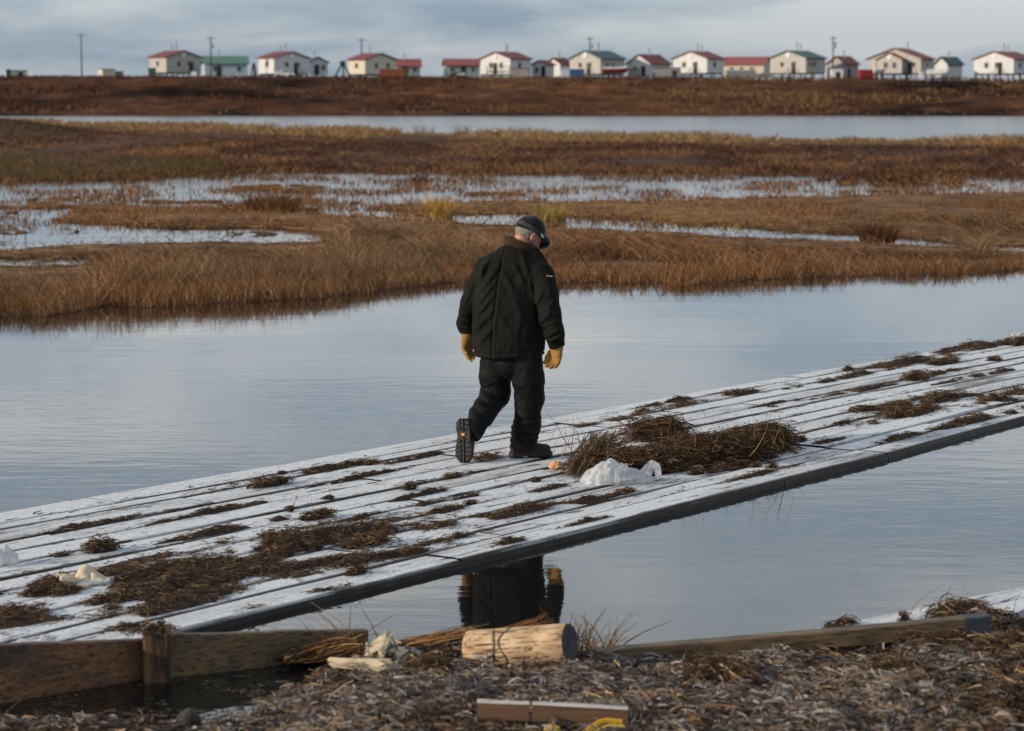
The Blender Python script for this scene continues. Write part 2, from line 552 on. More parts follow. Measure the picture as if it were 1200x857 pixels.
t.links.new(mix(t, 1.0, c1, c2, 'MULTIPLY'), b.inputs['Base Color'])
b.inputs['Roughness'].default_value = .95; b.inputs['Specular IOR Level'].default_value = .05
bump(t, b, n, .9, .5)
o = Acc().grid(np.swapaxes(np.stack([xb, yb, zb], -1), 0, 1)).build('hills', m, smooth=True)
tag(o, kind='structure')


def bank_z(x, y):
    u = 600 + FPX * x / y
    d = y - DB
    zc_ = H - (il(u, CREST) - HOR) * D_CR / FPX
    return zc_ * np.interp(d, [-6, 0, 2, 6, 13, 18, 27, 34, 44, 60, 6000], [-.12, 0, .06, .13, .34, .46, .66, .84, .985, 1.0, 1.0])


# ------------------------------------------------------------------ grasses of the marsh (uncountable)
GRASS = plant_mat('dry_grass', .3, vary=.3, scale=1.5)


def blades(acc, base, height, width, lean, bend, col, segs=3):
    """base (N,3), lean (N,2) tip offset as a fraction of height"""
    N = len(base)
    s = np.linspace(0, 1, segs + 1)[None, :, None]
    tip = np.concatenate([lean * height[:, None], height[:, None]], 1)[:, None]
    sb = s ** (1 + np.asarray(bend)[:, None, None])
    pts = base[:, None] + tip * np.concatenate([sb, sb, s + 0 * sb], 2)
    acc.ribbons(pts, width[:, None] * np.linspace(1, .2, segs + 1)[None], col, roll=np.stack([R.normal(0, 1, N) * .5, np.ones(N), R.normal(0, .4, N)], 1))


def scatter(n, v0, v1, u0=-330, u1=1530, wpow=1.0):
    """points spread evenly over the ground between two photo rows (over-sampled in x by frame width)"""
    d1 = H * FPX / (v0 - HOR); d0 = H * FPX / (v1 - HOR)
    y = np.sqrt(R.uniform(d0 ** 2, d1 ** 2, n)) if wpow == 1 else d0 * (d1 / d0) ** R.uniform(0, 1, n)
    u = R.uniform(u0, u1, n)
    x = (u - 600) / FPX * y
    uu, vv = UV(x, y, 0)
    return x, y, uu, vv


RUST = [(.21, .094, .040), (.16, .070, .031), (.29, .145, .062), (.09, .039, .018), (.38, .22, .105)]
GREY = [(.21, .135, .075), (.27, .175, .098), (.13, .075, .04), (.20, .098, .042), (.36, .24, .135)]
def vis_cap(u, v, y, hgt):
    """grass near open pools stays short (it lies flattened by the water), except some single stalks"""
    lim = np.full(len(u), 9.0)
    for k in (44, 36, 29, 23, 18, 14, 11, 8, 5.5, 3.5, 2):
        wt = land(u, v - k) < 0
        lim = np.where(wt, .5 * k * y / FPX, lim)
    for k in (2, 4, 7, 11, 15):        # and behind the narrow pools too
        wt = (land(u, v + k) < 0) & (v + k > 247) & (v + k < 304)
        lim = np.where(wt, np.minimum(lim, .50 * k * y / FPX + .03), lim)
    lim = np.maximum(lim, .045)
    ex = R.random(len(u)) < .035
    return np.where(ex, np.minimum(hgt, lim + .14), np.minimum(hgt, lim * R.uniform(.6, 1.1, len(u))))


# near belt
acc = Acc()
x, y, u, v = scatter(230000, 262, 396, wpow=0)
Lv = land(u, v)
keep = (Lv > -.3) | ((Lv > -3.0) & (R.random(len(u)) < .05)) | ((Lv > -14) & (R.random(len(u)) < .045) & (u < 480) & (v < 330))
x, y, u, v, Lv = (k[keep] for k in (x, y, u, v, Lv))
N = len(x)
clump = fbm(x * .9, y * .35, seed=60, oct=3)
clump2 = fbm(x * 2.5, y * .9, seed=63, oct=2)
edge = il(u, NEAR) - v
hgt = (.16 + .30 * clump) * R.uniform(.55, 1.2, N) * np.where(edge < 9, .62, 1) * np.where(Lv < 0, .55, 1)
hgt *= np.where((u < 420), 1.12, .92)
flop = sstep(330, 290, v)                     # further back the grass lies down in mats
lean = R.normal(0, .42, (N, 2)) + np.stack([-.08 + .45 * (clump2 - .5) * (1 + flop), np.zeros(N)], 1)
lean = lean * (1 + .9 * flop)[:, None]
tone = R.random(N)
isg = (fbm(x * .35, y * .14, seed=66, oct=2) + R.normal(0, .12, N) + .10 * sstep(420, 40, u)) > .55
col = np.where(isg[:, None], pal(N, GREY, .25), pal(N, RUST, .25)) * (.32 + 1.1 * clump[:, None])
lowed = (edge < 10) & (R.random(N) < .6)
col[lowed] = pal(int(lowed.sum()), [(.25, .11, .042), (.17, .072, .028), (.33, .18, .07)], .2)
z0 = np.where(Lv > 0, .01, -.03)
h0_ = hgt; hgt = vis_cap(u, v, y, hgt); fl_ = np.clip(.75 * h0_ / hgt, 1, 7)
lean = np.where((fl_ > 1.2)[:, None], lean * fl_[:, None] + np.sign(R.normal(0, 1, (N, 2))) * .25 * fl_[:, None], lean)
blades(acc, np.stack([x, y, z0], 1), hgt, R.uniform(.0035, .0075, N) * (y / 32), lean, R.uniform(.2, 1.4, N), col)
o = acc.build('marsh_grass', GRASS); tag(o, 'dry rust and straw coloured grass on the marsh across the water', None, None, 'stuff')
# middle belt, wetland stalks, heath in front of the far river
acc = Acc()
x, y, u, v = scatter(250000, 200, 268, wpow=0)
Lv = land(u, v)
rr = R.random(len(u))
sparse = fbm(u / 70, v / 5, seed=77, oct=4)
keep = (Lv > .2) | ((Lv > -3) & (rr < .16)) | (rr < .38 * sstep(.47, .66, sparse)) | (rr < .02)
x, y, u, v, Lv = (k[keep] for k in (x, y, u, v, Lv))
N = len(x)
clump = fbm(x * .5, y * .15, seed=70, oct=3)
hgt = (.10 + .26 * clump) * R.uniform(.5, 1.2, N) * np.where(Lv < 0, .75, 1) * np.where(v < 214, .6, 1)
wet0 = Lv < 0; h_wet = R.uniform(.03, .15, N)
h0_ = hgt; hgt = np.where(wet0, h_wet, vis_cap(u, v, y, hgt)); fl_ = np.where(wet0, 1, np.clip(.9 * h0_ / hgt, 1, 8))
yel = fbm(x * .22, y * .08, seed=74, oct=2)
col = pal(N, RUST[:4] + [(.36, .21, .09)], .22) * (.65 + .7 * clump[:, None])
yb_ = (np.abs(v - il(u, POND) + 10) < 9) & (yel + R.normal(0, .1, N) > .70) & (u > 480)
col[yb_] = pal(int(yb_.sum()), [(.34, .21, .06), (.28, .19, .06), (.40, .24, .08)], .2)
dk = v < 214
col[dk] *= .8
blades(acc, np.stack([x, y, np.where(Lv > 0, .01, -.03)], 1), hgt, R.uniform(.010, .020, N) * (y / 75), R.normal(0, .5, (N, 2)) * fl_[:, None], R.uniform(.2, 1.2, N), col, 2)
o = acc.build('wetland_grass', GRASS); tag(o, 'sparse brown grass standing in the flooded marsh', None, None, 'stuff')
acc = Acc()
x, y, u, v = scatter(130000, 144, 216, wpow=0)
Lv = land(u, v)
keep = Lv > .3
x, y, u, v, Lv = (k[keep] for k in (x, y, u, v, Lv)); N = len(x)
dsh = v - il(u, SHORE_NEAR)
clump = fbm(x * .18, y * .05, seed=80, oct=3)
mz = 1.05 * np.exp(-((u + 25) / 95.0) ** 2) * np.exp(-((v - 158) / 7.5) ** 2)
rim = (dsh < 9)
hgt = (.10 + .32 * clump) * R.uniform(.5, 1.2, N) * np.where(rim & (clump > .48), 1.9, 1)
pt_ = fbm(u / 70, v / 4.5, seed=83, oct=4)
col = np.where((pt_ + R.normal(0, .05, N) > .52)[:, None], pal(N, [(.19, .092, .042), (.26, .145, .066), (.14, .06, .026)], .2), pal(N, [(.07, .030, .016), (.045, .020, .012), (.11, .047, .022)], .2)) * (.55 + .9 * clump[:, None])
col[rim] = pal(int(rim.sum()), [(.30, .18, .08), (.24, .13, .055), (.34, .22, .10)], .2)
oliv = (dsh > 40) & (u < 260); col[oliv] = pal(int(oliv.sum()), [(.13, .088, .034), (.11, .062, .026)], .2)
mm = mz > .25; col[mm] = pal(int(mm.sum()), [(.05, .035, .02), (.075, .045, .022)], .2)
blades(acc, np.stack([x, y, mz], 1), hgt, R.uniform(.02, .05, N) * (y / 140), R.normal(0, .6, (N, 2)), R.uniform(.2, 1.2, N), col, 2)
o = acc.build('heath', GRASS); tag(o, 'dark red brown heath between the wetland and the far river', None, None, 'stuff')
# tussocks on the far bank
acc = Acc()
N = 26000
d = R.uniform(0, 1, N) ** .7 * 46 + .3
u = R.uniform(-150, 1350, N); yv = DB + d; xv = (u - 600) / FPX * yv
clump = fbm(xv / 9, d / 4, seed=90, oct=3)
keep = (clump > .47) | ((d < 4) & (R.random(N) < .5)) | ((d > 40) & (R.random(N) < .7))
u, d, xv, yv, clump = (k[keep] for k in (u, d, xv, yv, clump)); N = len(u)
zv = bank_z(xv, yv) - .15
hgt = R.uniform(.25, .85, N) * np.where(d > 40, .8 + .7 * sstep(600, 900, u), 1)
col = pal(N, [(.12, .055, .029), (.16, .08, .04), (.08, .036, .02), (.045, .024, .017)], .25) * (.55 + .9 * fbm(xv / 14, d / 5, seed=93, oct=3))[:, None]
st = (d < 4) | ((u > 560) & (clump > .56)); col[st] = pal(int(st.sum()), [(.24, .14, .06), (.19, .105, .048)], .2)
blades(acc, np.stack([xv, yv, zv], 1), hgt, R.uniform(.06, .16, N), R.normal(0, .5, (N, 2)), R.uniform(.2, 1, N), col, 2)
o = acc.build('bank_grass', GRASS); tag(o, 'brown and straw tussocks on the far river bank', None, None, 'stuff')


def tuft(name, label, u, v, n, h, spread, cols, width=.006, z=0.0, leanx=0.0, cat='plant', group=None, arch=.5, lean=.35):
    p = P(u, v, z)
    a = Acc()
    th = R.uniform(0, 2 * np.pi, n); r = np.sqrt(R.random(n)) * spread
    b_ = p[None] + np.stack([np.cos(th) * r, np.sin(th) * r * .6, np.full(n, -.02)], 1)
    ln = R.normal(0, lean, (n, 2)) + np.stack([np.cos(th) * .25 + leanx, np.sin(th) * .2], 1)
    blades(a, b_, h * R.uniform(.4, 1.1, n), np.full(n, width) * R.uniform(.6, 1.4, n), ln, np.full(n, arch) + R.uniform(0, .8, n), pal(n, cols, .2), 4)
    return tag(a.build(name, GRASS, origin=p), label, cat, group)


YEL = [(.52, .33, .08), (.44, .27, .08), (.48, .28, .07)]
tuft('grass_tuft', 'tall yellow tuft of grass standing out beside the pond strip', 515, 256, 300, .50, .30, YEL, .010, cat='grass tuft')
tuft('grass_tuft', 'pale yellow tuft right behind the walking man\'s cap', 643, 258, 260, .34, .35, [(.36, .25, .07), (.40, .28, .08)], .010, cat='grass tuft')
tuft('grass_tuft', 'dark brown bushy tuft standing alone in the open wetland water', 320, 248, 420, .50, .60, [(.15, .075, .03), (.20, .10, .04)], .012, cat='grass tuft')
tuft('grass_tuft', 'dark upright tuft above the right end of the pond strip', 1028, 284, 380, .42, .32, [(.13, .06, .026), (.18, .09, .04)], .010, cat='grass tuft')
for k, (uu_, lab) in enumerate([(195, 'left pale reed tuft on the rim of the far river'), (316, 'pale double reed tuft on the far river rim above the wetland'), (357, 'small reed tuft right of the double one on the far river rim'), (497, 'reed tuft on the far river rim above the yellow grass tuft'), (540, 'reed tuft on the far river rim left of the man\'s cap'), (616, 'thin leaning reeds on the far river rim right above the man\'s cap')]):
    tuft('reed_tuft', lab, uu_, float(il(uu_, SHORE_NEAR)) + 1.5, 46, .85 if k != 1 else 1.0, .8, [(.30, .19, .09), (.22, .13, .06)], .028, cat='reeds', group='reed tufts on the far river rim', lean=.10)

# ------------------------------------------------------------------ boardwalk
ZD = 0.042
_A = P(0, 600, ZD)[:2]; _B = P(1200, 393, ZD)[:2]
DE = (_B - _A) / np.linalg.norm(_B - _A)
DN = np.array([DE[1], -DE[0]])
_np = np.array([P(u, v, ZD)[:2] - _A for u, v in ((0, 791), (200, 741), (650, 630), (918, 562), (1040, 531.5), (1200, 488))])
_ns, _nw = _np @ DE, _np @ DN
_o = np.argsort(_ns); _ns, _nw = _ns[_o], _nw[_o]


def dk(s, t, z=ZD):
    s = np.asarray(s, float); t = np.asarray(t, float)
    W = np.interp(s, _ns, _nw)
    p = _A + s[..., None] * DE + (t * W)[..., None] * DN
    return np.concatenate([p, np.broadcast_to(np.asarray(z, float), s.shape)[..., None]], -1)


def dinv(u, v, z=ZD):
    q = P(u, v, z)[..., :2] - _A
    s = q @ DE
    return s, (q @ DN) / np.interp(s, _ns, _nw)


S0 = float(dinv(-420, 700)[0]); S1 = float(dinv(1900, 330)[0])
SJ = float(dinv(1040, 531.5)[0]); SJ2 = float(dinv(918, 562)[0])
ANG = math.atan2(DE[1], DE[0])

m, t, b = nt('frosted_planks')
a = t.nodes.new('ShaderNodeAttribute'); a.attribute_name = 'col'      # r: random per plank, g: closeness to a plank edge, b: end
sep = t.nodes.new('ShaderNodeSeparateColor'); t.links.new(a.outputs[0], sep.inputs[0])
big = noise(t, 1.1, 6, .62, stretch=(.40, 2.2, 1), rot=-ANG)
fin = noise(t, 5, 6, .65, stretch=(.25, 4, 1), rot=-ANG)
dots = noise(t, 60, 2, .5, stretch=(.6, 1, 1), rot=-ANG)
grain = noise(t, 30, 4, .6, stretch=(.04, 1.6, 1), rot=-ANG)
def mm_(op, x, y):
    n = t.nodes.new('ShaderNodeMath'); n.operation = op
    for i, k in enumerate((x, y)):
        if hasattr(k, 'is_linked'): t.links.new(k, n.inputs[i])
        else: n.inputs[i].default_value = k
    return n.outputs[0]
sumv = mm_('ADD', mm_('MULTIPLY', big, 1.0), mm_('MULTIPLY', fin, .38))
sumv = mm_('ADD', sumv, mm_('MULTIPLY', sep.outputs[0], .16))
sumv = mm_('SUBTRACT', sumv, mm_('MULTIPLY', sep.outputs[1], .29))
spots = noise(t, 9, 3, .6, stretch=(.35, 2.4, 1), rot=-ANG, off=(4, 1, 0))
sumv = mm_('SUBTRACT', sumv, mm_('MULTIPLY', ramp(t, spots, [(.60, 0.0), (.68, 1.0)]), .34))
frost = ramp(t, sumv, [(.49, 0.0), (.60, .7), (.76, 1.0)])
wood = ramp(t, grain, [(.3, (.028, .024, .022)), (.7, (.085, .074, .066))])
fcol = ramp(t, dots, [(.35, (.52, .535, .55)), (.65, (.74, .75, .76))])
fcol = mix(t, ramp(t, grain, [(.35, .12), (.6, 0.0)]), fcol, (.40, .40, .41))
t.links.new(mix(t, frost, wood, fcol), b.inputs['Base Color'])
t.links.new(ramp(t, frost, [(0, .45), (.5, .85)]), b.inputs['Roughness'])
b.inputs['Specular IOR Level'].default_value = .3
bump(t, b, mm_('ADD', mm_('MULTIPLY', dots, .4), mm_('MULTIPLY', grain, .4)), .4, .003)
PLANK = m
WETWOOD = flat('wet_dark_wood', (.014, .012, .011), (.04, .034, .03), 6, .45, .4, .01, stretch=(1, 1, 4))
deck = empty('boardwalk', (*_A, 0), 'long frost covered plank boardwalk lying low on the water under the walking man', 'boardwalk')


def planks(s0, s1, nm, npl=12, seed=0):
    rg = np.random.default_rng(seed)
    acc = Acc()
    edges = np.linspace(0, 1, npl + 1)
    edges[1:-1] += rg.normal(0, .006, npl - 1)
    for i in range(npl):
        t0, t1 = edges[i], edges[i + 1]
        g = .0020 + rg.uniform(0, .0018)
        t0 += g; t1 -= g
        sj = np.sort(rg.uniform(s0, s1, max(1, int((s1 - s0) / 3.8))))
        cuts = np.concatenate([[s0], sj[np.concatenate([[True], np.diff(sj) > 1.5])], [s1]])
        for a_, b_ in zip(cuts[:-1], cuts[1:]):
            if b_ - a_ < .3: continue
            ss = np.linspace(a_ + .004, b_ - .004, max(2, int((b_ - a_) / .22)))
            ss = np.concatenate([ss[:1], ss[:1] + .02, ss[1:-1], ss[-1:] - .02, ss[-1:]])
            r0 = rg.random(); dz = rg.normal(0, .003)
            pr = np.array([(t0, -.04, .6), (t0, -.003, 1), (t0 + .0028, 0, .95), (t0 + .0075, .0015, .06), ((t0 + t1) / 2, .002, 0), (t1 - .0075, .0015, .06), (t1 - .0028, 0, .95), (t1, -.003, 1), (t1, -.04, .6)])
            wob = (fbm(ss * .7, ss * 0 + i * 3.7 + seed, seed=5) - .5) * .012
            T = pr[None, :, 0] + np.zeros((len(ss), 1)) + ((fbm(ss * 1.1, ss * 0 + i, seed=15, oct=3) - .5) * .006)[:, None] * np.where(np.arange(9) > 4, 1, -1)[None]
            Z = ZD + pr[None, :, 1] + wob[:, None] + dz
            V = dk(np.repeat(ss[:, None], 9, 1), T, Z)
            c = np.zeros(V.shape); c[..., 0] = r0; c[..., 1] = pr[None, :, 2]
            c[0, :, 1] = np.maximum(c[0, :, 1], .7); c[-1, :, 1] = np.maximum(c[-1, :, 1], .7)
            acc.grid(V[:, ::-1] if False else V, c)
    return acc.build(nm, PLANK, deck, origin=(*_A, 0))


def beam(s0, s1, t0, t1, z0, z1, nm):
    acc = Acc()
    ss = np.linspace(s0, s1, max(2, int((s1 - s0) / .4)))
    wob = (fbm(ss * 1.3, ss * 0 + t0 * 9, seed=33) - .5) * .008
    pr = [(t0, z0), (t0, z1), (t1, z1), (t1, z0), (t0, z0)]
    V = dk(np.repeat(ss[:, None], 5, 1), np.array([p[0] for p in pr])[None] + np.zeros((len(ss), 1)), np.array([p[1] for p in pr])[None] + wob[:, None])
    acc.grid(V)
    for k in (0, -1):
        e = V[k, :4]
        acc.add(e, [[0, 1, 2, 3]])
    return acc.build(nm, WETWOOD, deck, origin=(*_A, 0))


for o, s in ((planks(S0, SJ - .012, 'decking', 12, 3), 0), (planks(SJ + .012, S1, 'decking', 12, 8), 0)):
    o.location = (0, 0, 0)
for a_, b_ in ((S0, SJ2 - .006), (SJ2 + .006, SJ - .006), (SJ + .006, S1)):
    beam(a_, b_, .988, 1.003, -.12, ZD - .012, 'edge_beam').location = (0, 0, 0)
beam(S0, S1, -.003, .012, -.12, ZD - .012, 'edge_beam').location = (0, 0, 0)
beam(S0, S1, .05, .95, -.12, ZD - .047, 'float').location = (0, 0, 0)

# ------------------------------------------------------------------ strands of wrack
WRACK = plant_mat('wrack', .12, .75, .35, 9)
BRN = [(.095, .055, .030), (.065, .038, .022), (.13, .078, .041), (.042, .026, .017), (.17, .11, .062), (.23, .155, .09)]
STRAW = [(.30, .19, .085), (.22, .13, .055), (.16, .085, .035), (.38, .26, .13), (.10, .055, .025)]


def curl(base, dirs, length, lift, wig, segs=4):
    """bent strand centre lines (N,S,3) from base points"""
    N = len(base)
    s = np.linspace(-.5, .5, segs + 1)
    d = dirs / (np.linalg.norm(dirs, axis=1)[:, None] + 1e-9)
    p = base[:, None] + d[:, None] * (s[None, :, None] * length[:, None, None])
    k = R.normal(0, 1, (N, 1, 3)) * (length * wig)[:, None, None]
    k[..., 2] = np.abs(k[..., 2]) * lift
    p = p + k * (1 - (2 * s) ** 2)[None, :, None] + R.normal(0, 1, (N, segs + 1, 3)) * (length * wig * .25)[:, None, None] * np.array([1, 1, .5])
    return p


def litter(acc, u, v, al, ac, n, hgt=.03, cols=BRN, ln=(.02, .085), wd=(.0012, .0036)):
    """a drift of short strands on the boards, al x ac metres (half axes) along and across the planks"""
    n = int(n * 1.7)
    s0, t0 = dinv(u, v)
    W = float(np.interp(s0, _ns, _nw))
    # the wet matted body of the drift, only where it is thick
    ga, gc = np.meshgrid(np.linspace(-1.5, 1.5, max(24, int(al * 110))), np.linspace(-1.5, 1.5, max(14, int(ac * 130))), indexing='ij')
    gs, gt = s0 + ga * al, np.clip(t0 + gc * ac / W, .004, .985)
    gd = fbm(gs * 3.6, gt * W * 7, seed=101, oct=4)
    gf = np.exp(-(ga ** 2 + gc ** 2) * 1.2)
    gz = ZD - .014 + np.clip((gd - .485) * 9, -.6, 1.2) * gf * (.014 + hgt * .55) + .014 * np.clip(gf * 3 * (gd > .49), 0, 1) + (fbm(gs * 20, gt * W * 20, seed=113, oct=3) - .5) * .045 * gf
    acc.grid(dk(gs, gt, gz), pal(ga.size, [(.050, .030, .018), (.07, .042, .025)], .15).reshape(*ga.shape, 3))
    a = R.normal(0, .5, n) * al; c = R.normal(0, .5, n) * ac
    s = s0 + a; tt = t0 + c / W
    d = fbm(s * 3.6, tt * W * 7, seed=101, oct=4) + R.normal(0, .025, n)
    k = (d > .45) & (tt < .995) & (tt > .005)
    a, c, s, tt, d = a[k], c[k], s[k], tt[k], d[k]; n = len(s)
    if n == 0: return
    fall = np.exp(-((a / al) ** 2 + (c / ac) ** 2) * 1.2)
    z = ZD + .006 + R.random(n) * hgt * fall * np.clip((d - .44) * 8, .1, 1.8)
    base = dk(s, tt, z)
    th = R.normal(0, .75, n) + ANG
    dirs = np.stack([np.cos(th), np.sin(th), R.normal(0, .16, n)], 1)
    L_ = R.uniform(ln[0], ln[1], n)
    pts = curl(base, dirs, L_, .35, .16)
    pts[..., 2] = np.maximum(pts[..., 2], ZD + .004)
    acc.ribbons(pts, R.uniform(wd[0], wd[1], n), pal(n, cols, .25))


acc = Acc()
for q in [(290, 648, 1.15, .30, 6500, .07), (150, 690, .95, .34, 6000, .06), (50, 712, .6, .25, 2200, .05), (400, 636, .75, .14, 2000, .06), (60, 690, .5, .2, 1400, .04),
          (205, 662, .8, .16, 2400, .05), (420, 660, .55, .05, 420, .03), (190, 713, .7, .10, 900, .04), (330, 672, .9, .08, 900, .03),
          (600, 603, .55, .07, 700, .03), (540, 612, .4, .05, 350, .02), (250, 600, .5, .05, 200, .02), (395, 548, .35, .05, 260, .03), (470, 540, .6, .05, 260, .02), (300, 566, .5, .07, 500, .05),
          (1090, 474, .8, .26, 3200, .07), (1050, 488, .6, .16, 1500, .06), (1180, 466, .9, .14, 1800, .06), (1130, 497, .8, .07, 800, .04), (1190, 483, .7, .07, 500, .04), (985, 497, .5, .06, 260, .03),
          (1070, 424, 1.0, .12, 900, .05), (1005, 440, .8, .07, 420, .03), (1170, 404, 1.3, .10, 700, .05), (1130, 408, .8, .06, 300, .03), (760, 482, .8, .10, 700, .04), (800, 470, .9, .06, 400, .03), (870, 462, .8, .05, 300, .02), (700, 497, .5, .05, 200, .02),
          (860, 546, .5, .08, 500, .03), (895, 556, .5, .04, 260, .02), (960, 522, .5, .05, 260, .02), (800, 560, .3, .05, 200, .03), (690, 588, .45, .05, 260, .03), (640, 574, .25, .04, 160, .02),
          (560, 537, .28, .06, 260, .02), (350, 700, .4, .03, 200, .02), (600, 637, .2, .03, 160, .03), (500, 580, .6, .03, 90, .02), (930, 470, 1.0, .05, 200, .02), (160, 606, .5, .03, 160, .02), (90, 618, .4, .03, 120, .02), (420, 560, .5, .025, 160, .02), (520, 560, .4, .03, 160, .02), (455, 600, .5, .03, 160, .02), (520, 600, .35, .04, 200, .02), (580, 575, .4, .025, 140, .02), (700, 610, .5, .03, 160, .02), (480, 650, .4, .04, 260, .03), (530, 632, .35, .04, 220, .03), (270, 620, .6, .04, 260, .02), (1000, 460, .8, .05, 260, .02), (1090, 440, .8, .05, 260, .02), (1150, 440, .9, .06, 260, .02), (960, 450, .8, .04, 200, .02), (900, 500, .5, .05, 200, .02), (1050, 515, .6, .05, 240, .02), (230, 690, .8, .2, 1200, .03), (350, 650, .6, .2, 1000, .03)]:
    litter(acc, *q)
# strands caught in the gaps and lone straws everywhere
n = 7000
s = R.uniform(S0, S1, n); tt = np.clip(np.where(R.random(n) < .6, R.choice(np.arange(1, 12) / 12., n) + R.normal(0, .006, n), R.random(n)), .01, .99)
k = fbm(s * .8, tt * 9, seed=130, oct=3) > .5
s, tt = s[k], tt[k]; n = len(s)
th = ANG + R.normal(0, .25, n)
pts = curl(dk(s, tt, ZD + .006), np.stack([np.cos(th), np.sin(th), np.zeros(n)], 1), R.uniform(.015, .10, n), .2, .12)
acc.ribbons(pts, R.uniform(.0012, .0042, n), pal(n, BRN, .25))
o = acc.build('wrack_litter', WRACK); tag(o, 'loose dark brown wrack strewn in drifts over the frosty boards', None, None, 'stuff')


def clump(name, label, u, v, wid, dep, hgt, n, cols=BRN, zb=ZD, cat='wrack clump', group=None, ln=(.05, .16), stalks=0, wd=(.0018, .005), yaw=ANG, core=True, wig=.2):
    """a heap of matted strands standing on height zb"""
    p = P(u, v, zb)
    a = Acc()
    ca, sa = math.cos(yaw), math.sin(yaw)
    if core:
        th = np.linspace(0, 2 * np.pi, 25)[None]; ph = np.linspace(0, np.pi / 2, 8)[:, None]
        r = .82 + .35 * (fbm(np.cos(th) * 2 + u, np.sin(th) * 2 + ph * 2, seed=7) - .5)
        X = np.cos(th) * np.cos(ph) * wid * .5 * r; Y = np.sin(th) * np.cos(ph) * dep * .5 * r; Z = np.sin(ph) * hgt * .72 * r + 0 * th
        r2 = .5 + .9 * fbm(X * 9 + 5, Y * 9, seed=9)
        a.grid(np.stack([X * ca - Y * sa, X * sa + Y * ca, Z * r2], -1), (.03, .018, .011))
    th = R.uniform(0, 2 * np.pi, n); ph = np.arcsin(R.random(n) ** .8) ; rr = R.uniform(.7, 1.03, n) * (.55 + .9 * fbm(np.cos(th) * 1.6 + u, np.sin(th) * 1.6 + v, seed=23, oct=3))
    X = np.cos(th) * np.cos(ph) * wid * .5 * rr; Y = np.sin(th) * np.cos(ph) * dep * .5 * rr
    Z = np.sin(ph) * hgt * rr * (.30 + .85 * fbm(X * 9 + u, Y * 9 + v, seed=19)) + .004
    base = np.stack([X * ca - Y * sa, X * sa + Y * ca, Z], 1)
    td = R.uniform(0, 2 * np.pi, n)
    dirs = np.stack([np.cos(td), np.sin(td) * .7, R.normal(0, .22, n)], 1)
    pts = curl(base, dirs, R.uniform(ln[0], ln[1], n) * np.clip(wid * 2.2, .35, 1), .6, wig, 5)
    pts[..., 2] = np.maximum(pts[..., 2], .003)
    a.ribbons(pts, R.uniform(wd[0], wd[1], n), pal(n, cols, .25))
    if stalks:
        n = stalks
        X = R.uniform(-.45, .45, n) * wid; Y = R.uniform(-.4, .4, n) * dep
        base = np.stack([X * ca - Y * sa, X * sa + Y * ca, np.full(n, hgt * .45)], 1)
        dirs = np.stack([R.normal(0, .6, n), R.normal(0, .5, n), R.uniform(.3, 1.1, n)], 1)
        pts = curl(base, dirs, R.uniform(.10, .26, n) + hgt * .4, .2, .07, 5)
        pts[..., 2] = np.maximum(pts[..., 2], .003)
        a.ribbons(pts, R.uniform(wd[0], wd[1] * .8, n), pal(n, cols, .25))
    return tag(a.build(name, WRACK, origin=None), label, cat, group), p, a


def place(res):
    o, p, _ = res
    o.location = tuple(p)
    return o


HEAP = BRN[:4] + BRN[:4] + STRAW[1:3] + [(.13, .07, .035)]
# the great heap: three lobes of one pile
def heap():
    a = Acc()
    org = P(800, 545, ZD)
    for (u, v, wd_, dp, hg, n) in [(758, 551, .86, .40, .17, 2400), (838, 541, .90, .46, .24, 3000), (890, 528, .54, .40, .25, 1600), (768, 516, .46, .34, .19, 900), (702, 553, .42, .20, .13, 420)]:
        r = clump('tmp', '', u, v, wd_, dp, hg, n, HEAP, ln=(.08, .26), stalks=int(n / 26), wd=(.002, .0055), wig=.17, yaw=ANG * .45)
        bpy.data.objects.remove(r[0])
        off = r[1] - org
        for vv in r[2].v: vv += off
        for x_, q_, c_ in zip(r[2].v, r[2].q, r[2].c): pass
        k = a.n
        a.v += r[2].v; a.c += r[2].c; a.q += [q + k for q in r[2].q]; a.n += r[2].n
    # combed strands sweeping down to the left end
    n = 420
    p0 = P(712, 540, ZD) - org; p1 = P(664, 561, ZD) - org
    f = R.random(n)
    st = p0[None] + np.stack([R.normal(0, .10, n), R.normal(0, .08, n), R.uniform(.03, .22, n)], 1)
    en = p1[None] + np.stack([R.normal(.10, .10, n), R.normal(.05, .10, n), R.uniform(.0, .03, n)], 1)
    s = np.linspace(0, 1, 6)[None, :, None]
    pts = st[:, None] * (1 - s) + en[:, None] * s + np.sin(s * np.pi) * np.stack([R.normal(0, .02, n), R.normal(0, .02, n), R.uniform(0, .05, n)], 1)[:, None]
    a.ribbons(pts, R.uniform(.0018, .0045, n), pal(n, STRAW[1:] + BRN[:3], .2))
    # a few upright stalks
    n = 44
    b0 = np.stack([R.uniform(-.9, .75, n), R.uniform(-.15, .3, n), np.full(n, .10)], 1)
    pts = curl(b0 + np.array([0, 0, .12]), np.stack([R.normal(0, .4, n), R.normal(0, .3, n), np.ones(n)], 1), R.uniform(.2, .42, n), .1, .06, 5)
    a.ribbons(pts, R.uniform(.0015, .004, n), pal(n, STRAW[:3], .2))
    return tag(a.build('straw_heap', WRACK, origin=None), 'big tangled heap of brown straw and wrack in front of the man', 'straw heap')


